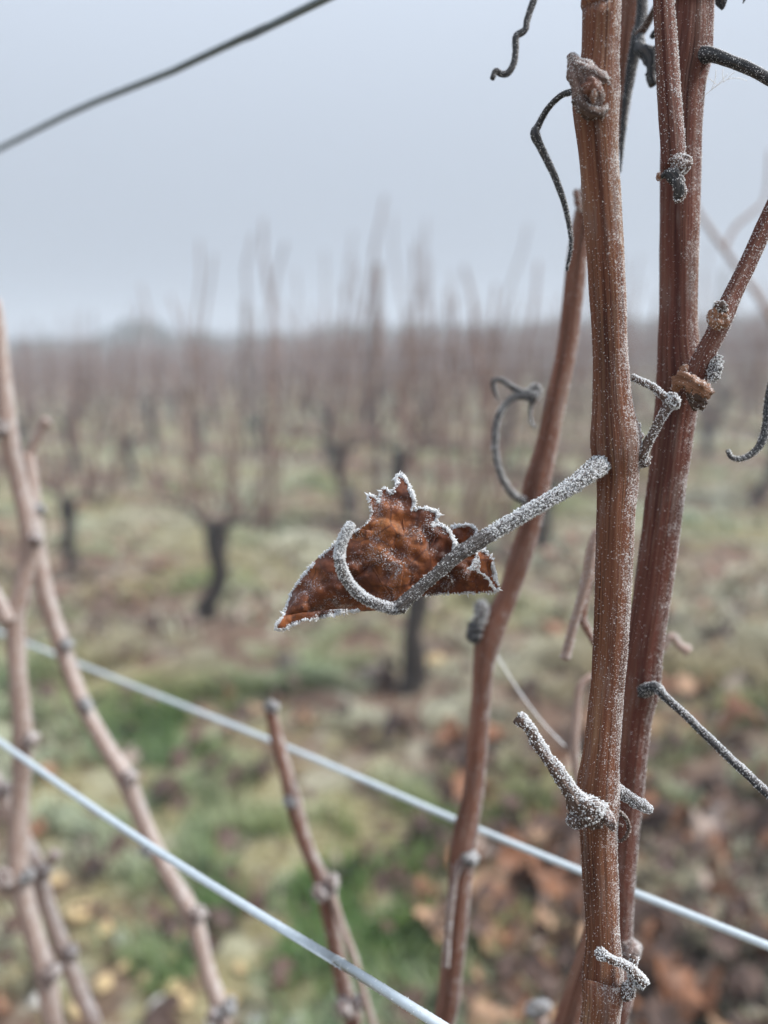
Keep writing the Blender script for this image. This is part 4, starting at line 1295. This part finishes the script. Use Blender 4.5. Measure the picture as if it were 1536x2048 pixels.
# left wing: a rolled cone pointing down left
def d_left(x, y):
    ax = Vector((700 - 556, 1130 - 1252)); L = ax.length; ax /= L
    v = Vector((x - 556, y - 1252)); s = v.dot(ax); p = v.x * ax.y - v.y * ax.x
    rad = 10 + 0.42 * max(0, s)
    return 0.1850 + 0.008 * (p / rad) ** 2 - 0.003 * s / L + wob(x, y, 30, 0.0012, 1)
lobe('blade_lobe', [(600, 490), (520, 520), (450, 585), (370, 655), (290, 745), (225, 840), (182, 968), (168, 992), (160, 1024), (205, 1016), (285, 975), (345, 978), (400, 955), (520, 942), (640, 935), (720, 930), (800, 930), (800, 700), (700, 500)],
     d_left, frost_edge=[(0, 7, 7, 1.0), (7, 13, 5, .5)], face=2600)
def d_tip(x, y): return 0.1832 + wob(x, y, 20, 0.0012, 7) + 0.0008 * math.sin(x * 0.1)
lobe('curled_edge', [(182, 968), (150, 1000), (138, 1030), (150, 1044), (200, 1036), (230, 1012), (262, 1006), (290, 985), (345, 985), (410, 968), (490, 948), (600, 938), (500, 928), (400, 936), (300, 946)], d_tip,
     frost_edge=[(0, 11, 9, .6)], face=5000, mat_=M_leaf, edge_size=.00019)
# right wing, folded back behind the stalk
def d_right(x, y):
    u = (x - 850) / 150
    return 0.1890 + 0.004 * u + 0.006 * ((y - 1140) / 60) ** 2 * 0.6 + wob(x, y, 26, 0.0016, 2)
lobe('blade_lobe', [(820, 900), (1000, 700), (1100, 600), (1180, 590), (1262, 598), (1300, 620), (1332, 655), (1335, 720), (1352, 775), (1368, 822), (1340, 836), (1290, 836), (1220, 840), (1130, 842), (1040, 846), (960, 852), (900, 872)],
     d_right, frost_edge=[(3, 10, 12, 1.0), (10, 15, 3, .5)], face=1500)
def d_fold(x, y): return 0.1872 + wob(x, y, 22, 0.0014, 3) + 0.002 * ((x - 985) / 20)
lobe('curled_edge', [(1205, 712), (1235, 660), (1245, 615), (1275, 598), (1318, 640), (1334, 660), (1332, 700), (1345, 760), (1368, 815), (1345, 830), (1318, 775), (1290, 745), (1250, 722)], d_fold,
     frost_edge=[(0, 12, 9, .7)], face=5000)
# small curl standing up behind the stalk
def d_up(x, y): return 0.1925 + wob(x, y, 24, 0.0012, 4)
lobe('blade_lobe', [(1100, 470), (1120, 478), (1150, 468), (1185, 464), (1215, 472), (1245, 492), (1235, 520), (1240, 560), (1220, 620), (1130, 640), (1090, 560)], d_up,
     frost_edge=[(0, 7, 13, .9)], face=3500)
# central lobe, cupped toward the viewer with toothed upper edge
def d_mid(x, y):
    u = (x - 800) / 115; v = (y - 1115) / 125
    top = max(0.0, (1040 - y) / 90)
    return 0.1800 + 0.0050 * u * u + 0.0022 * v * v + 0.0015 * top - 0.0022 * max(0, u - 0.6) * 2 + wob(x, y, 34, 0.0013, 5)
mid_out = [(560, 560), (582, 510), (602, 480), (632, 468), (660, 430), (668, 390), (656, 340), (646, 308), (664, 302), (692, 318), (707, 350), (712, 300), (728, 262), (745, 262), (776, 300), (795, 262), (812, 240), (800, 205),
           (815, 188), (845, 200), (868, 240), (895, 310), (902, 345), (884, 392), (930, 372), (985, 378), (1035, 398), (1025, 430), (998, 470), (1050, 462), (1095, 500), (1122, 555), (1122, 610), (1108, 662), (1040, 720), (960, 790), (880, 860), (820, 930),
           (760, 925), (680, 905), (610, 880), (570, 830), (540, 760), (535, 660)]
mid_lobe = lobe('blade_lobe', mid_out, d_mid, frost_edge=[(0, 6, 3, .8), (6, 10, 8, 1.0), (10, 14, 7, 1.0), (14, 16, 3, .8), (16, 20, 22, 1.0), (20, 23, 17, 1.0), (23, 28, 17, 1.0), (28, 33, 16, 1.0)], face=5200, edge_size=.00019)
# back layer: the rest of the blade wrapped behind, so the leaf is a cup and not a sheet
def d_backl(x, y):
    u = (x - 800) / 150; v = (y - 1130) / 110
    return 0.1985 - 0.0065 * u * u - 0.004 * v * v + wob(x, y, 34, 0.0012, 6)
lobe('blade_lobe', [(560, 620), (640, 520), (760, 440), (880, 430), (1000, 510), (1090, 600), (1120, 700), (1040, 800), (900, 850), (760, 900), (600, 880), (520, 760)], d_backl)
# veins standing proud on the central lobe
def vein(pix, w):
    P = [(*zpx(p),) for p in pix]
    pts = [(x, y, d_mid(x, y) - 0.0001, w) for x, y in P]
    C, Rd = px_path(pts, 30)
    td = tube_data(C, Rd, 7, 0, 0.1, 5)
    v = link('vein', quad_tri_mesh('vein', td.V, td.q, td.cyl), M_leaf, leaf_o); v.parent = mid_lobe; v.matrix_parent_inverse = Matrix.Identity(4)
vein([(815, 920), (830, 760), (850, 600), (840, 440), (815, 260)], 4)
vein([(820, 910), (900, 760), (985, 600), (1030, 500)], 4)
vein([(810, 915), (720, 780), (650, 640), (610, 540)], 4)
# stalk: from the cane's node down to the kink, then the rimed hook curling up in front
class LeafCane(Cane):
    def __init__(self): self.o = leaf_o; self.fr = []
lc = LeafCane()
lc.part('stalk', [(1236, 908, .188, 46), (1214, 920, .1825, 44), (1194, 935, .179, 38), (1150, 968, .1762, 30), (1090, 1005, .1745, 27), (1020, 1045, .1735, 28), (960, 1082, .173, 30), (918, 1108, .173, 29), (880, 1142, .173, 25), (845, 1172, .173, 24), (818, 1196, .173, 26), (798, 1216, .1735, 30)], M_pet, 40, 140, 0.06, 0.04, 8000, .00015, 0.72, hi=0.62, rough=0.06)
lc.fr.append(frost_on(lc.last, 1800, .00011, np.random.default_rng(3), 0.9, 0.6, 1.0))
lc.part('stalk_hook', [(806, 1210, .1735, 26), (790, 1218, .1735, 23), (760, 1211, .173, 21), (728, 1196, .173, 21), (702, 1172, .1725, 21), (686, 1145, .172, 21), (679, 1115, .172, 20), (684, 1085, .172, 19), (694, 1062, .172, 18), (704, 1046, .1725, 15)], M_pet, 36, 90, 0.06, 0.05, 2600, .000125, 0.75, hi=0.75, rough=0.06)
lc.fr.append(frost_on(lc.last, 2200, .00014, np.random.default_rng(4), 0.3, 0.7, 1.0))
lc.fr += LF
lc.done()
s = Cane('withered_leaf', at(1450, -40, .20), 'scrap of dark withered leaf hanging in from above beside the thick cane', 'leaf')
s.part('blade', [(1490, -60, .20, 30), (1460, -30, .20, 60), (1447, -5, .20, 40), (1446, 18, .20, 8)], M_tend, 14, 24, 0.08, 0.3, 200, .0001, flat=0.4)
s.part('blade_tip', [(1480, -30, .20, 30), (1490, -8, .20, 16), (1486, 6, .20, 4)], M_tend, 10, 14, 0.08, 0.3, flat=0.4)
s.done()

# ------------------------------------------------------------------ foot of the near vine, just below the picture
nv = thing('grapevine', arm(0.12, 0), 'old dark vine stock from which the frosted near canes grow', 'grapevine')
a0 = arm(0.12, 0)
S = spline(np.array([(a0[0], a0[1], a0[2] - 0.06, .05), (a0[0] + .02, a0[1], a0[2] + .12, .038), (a0[0] - .01, a0[1] + .01, a0[2] + .3, .034), (*arm(0.12, 0.45), .045), (*arm(0.12, 0.49), .03)]), 24)
td = tube_data(S[:, :3], S[:, 3], 18, 0.05, 0.12, 9)
link('trunk', quad_tri_mesh('trunk', td.V, td.q), M_trunk, nv)
for e in (-0.06, 0.47):
    S = spline(np.array([(*arm(0.12, 0.44), .035), (*arm(0.12 + (e - .12) * .4, 0.475), .026), (*arm(e, 0.49), .017)]), 14)
    td = tube_data(S[:, :3], S[:, 3], 14, 0.05, 0.1, 12)
    link('arm', quad_tri_mesh('arm', td.V, td.q), M_trunk, nv)
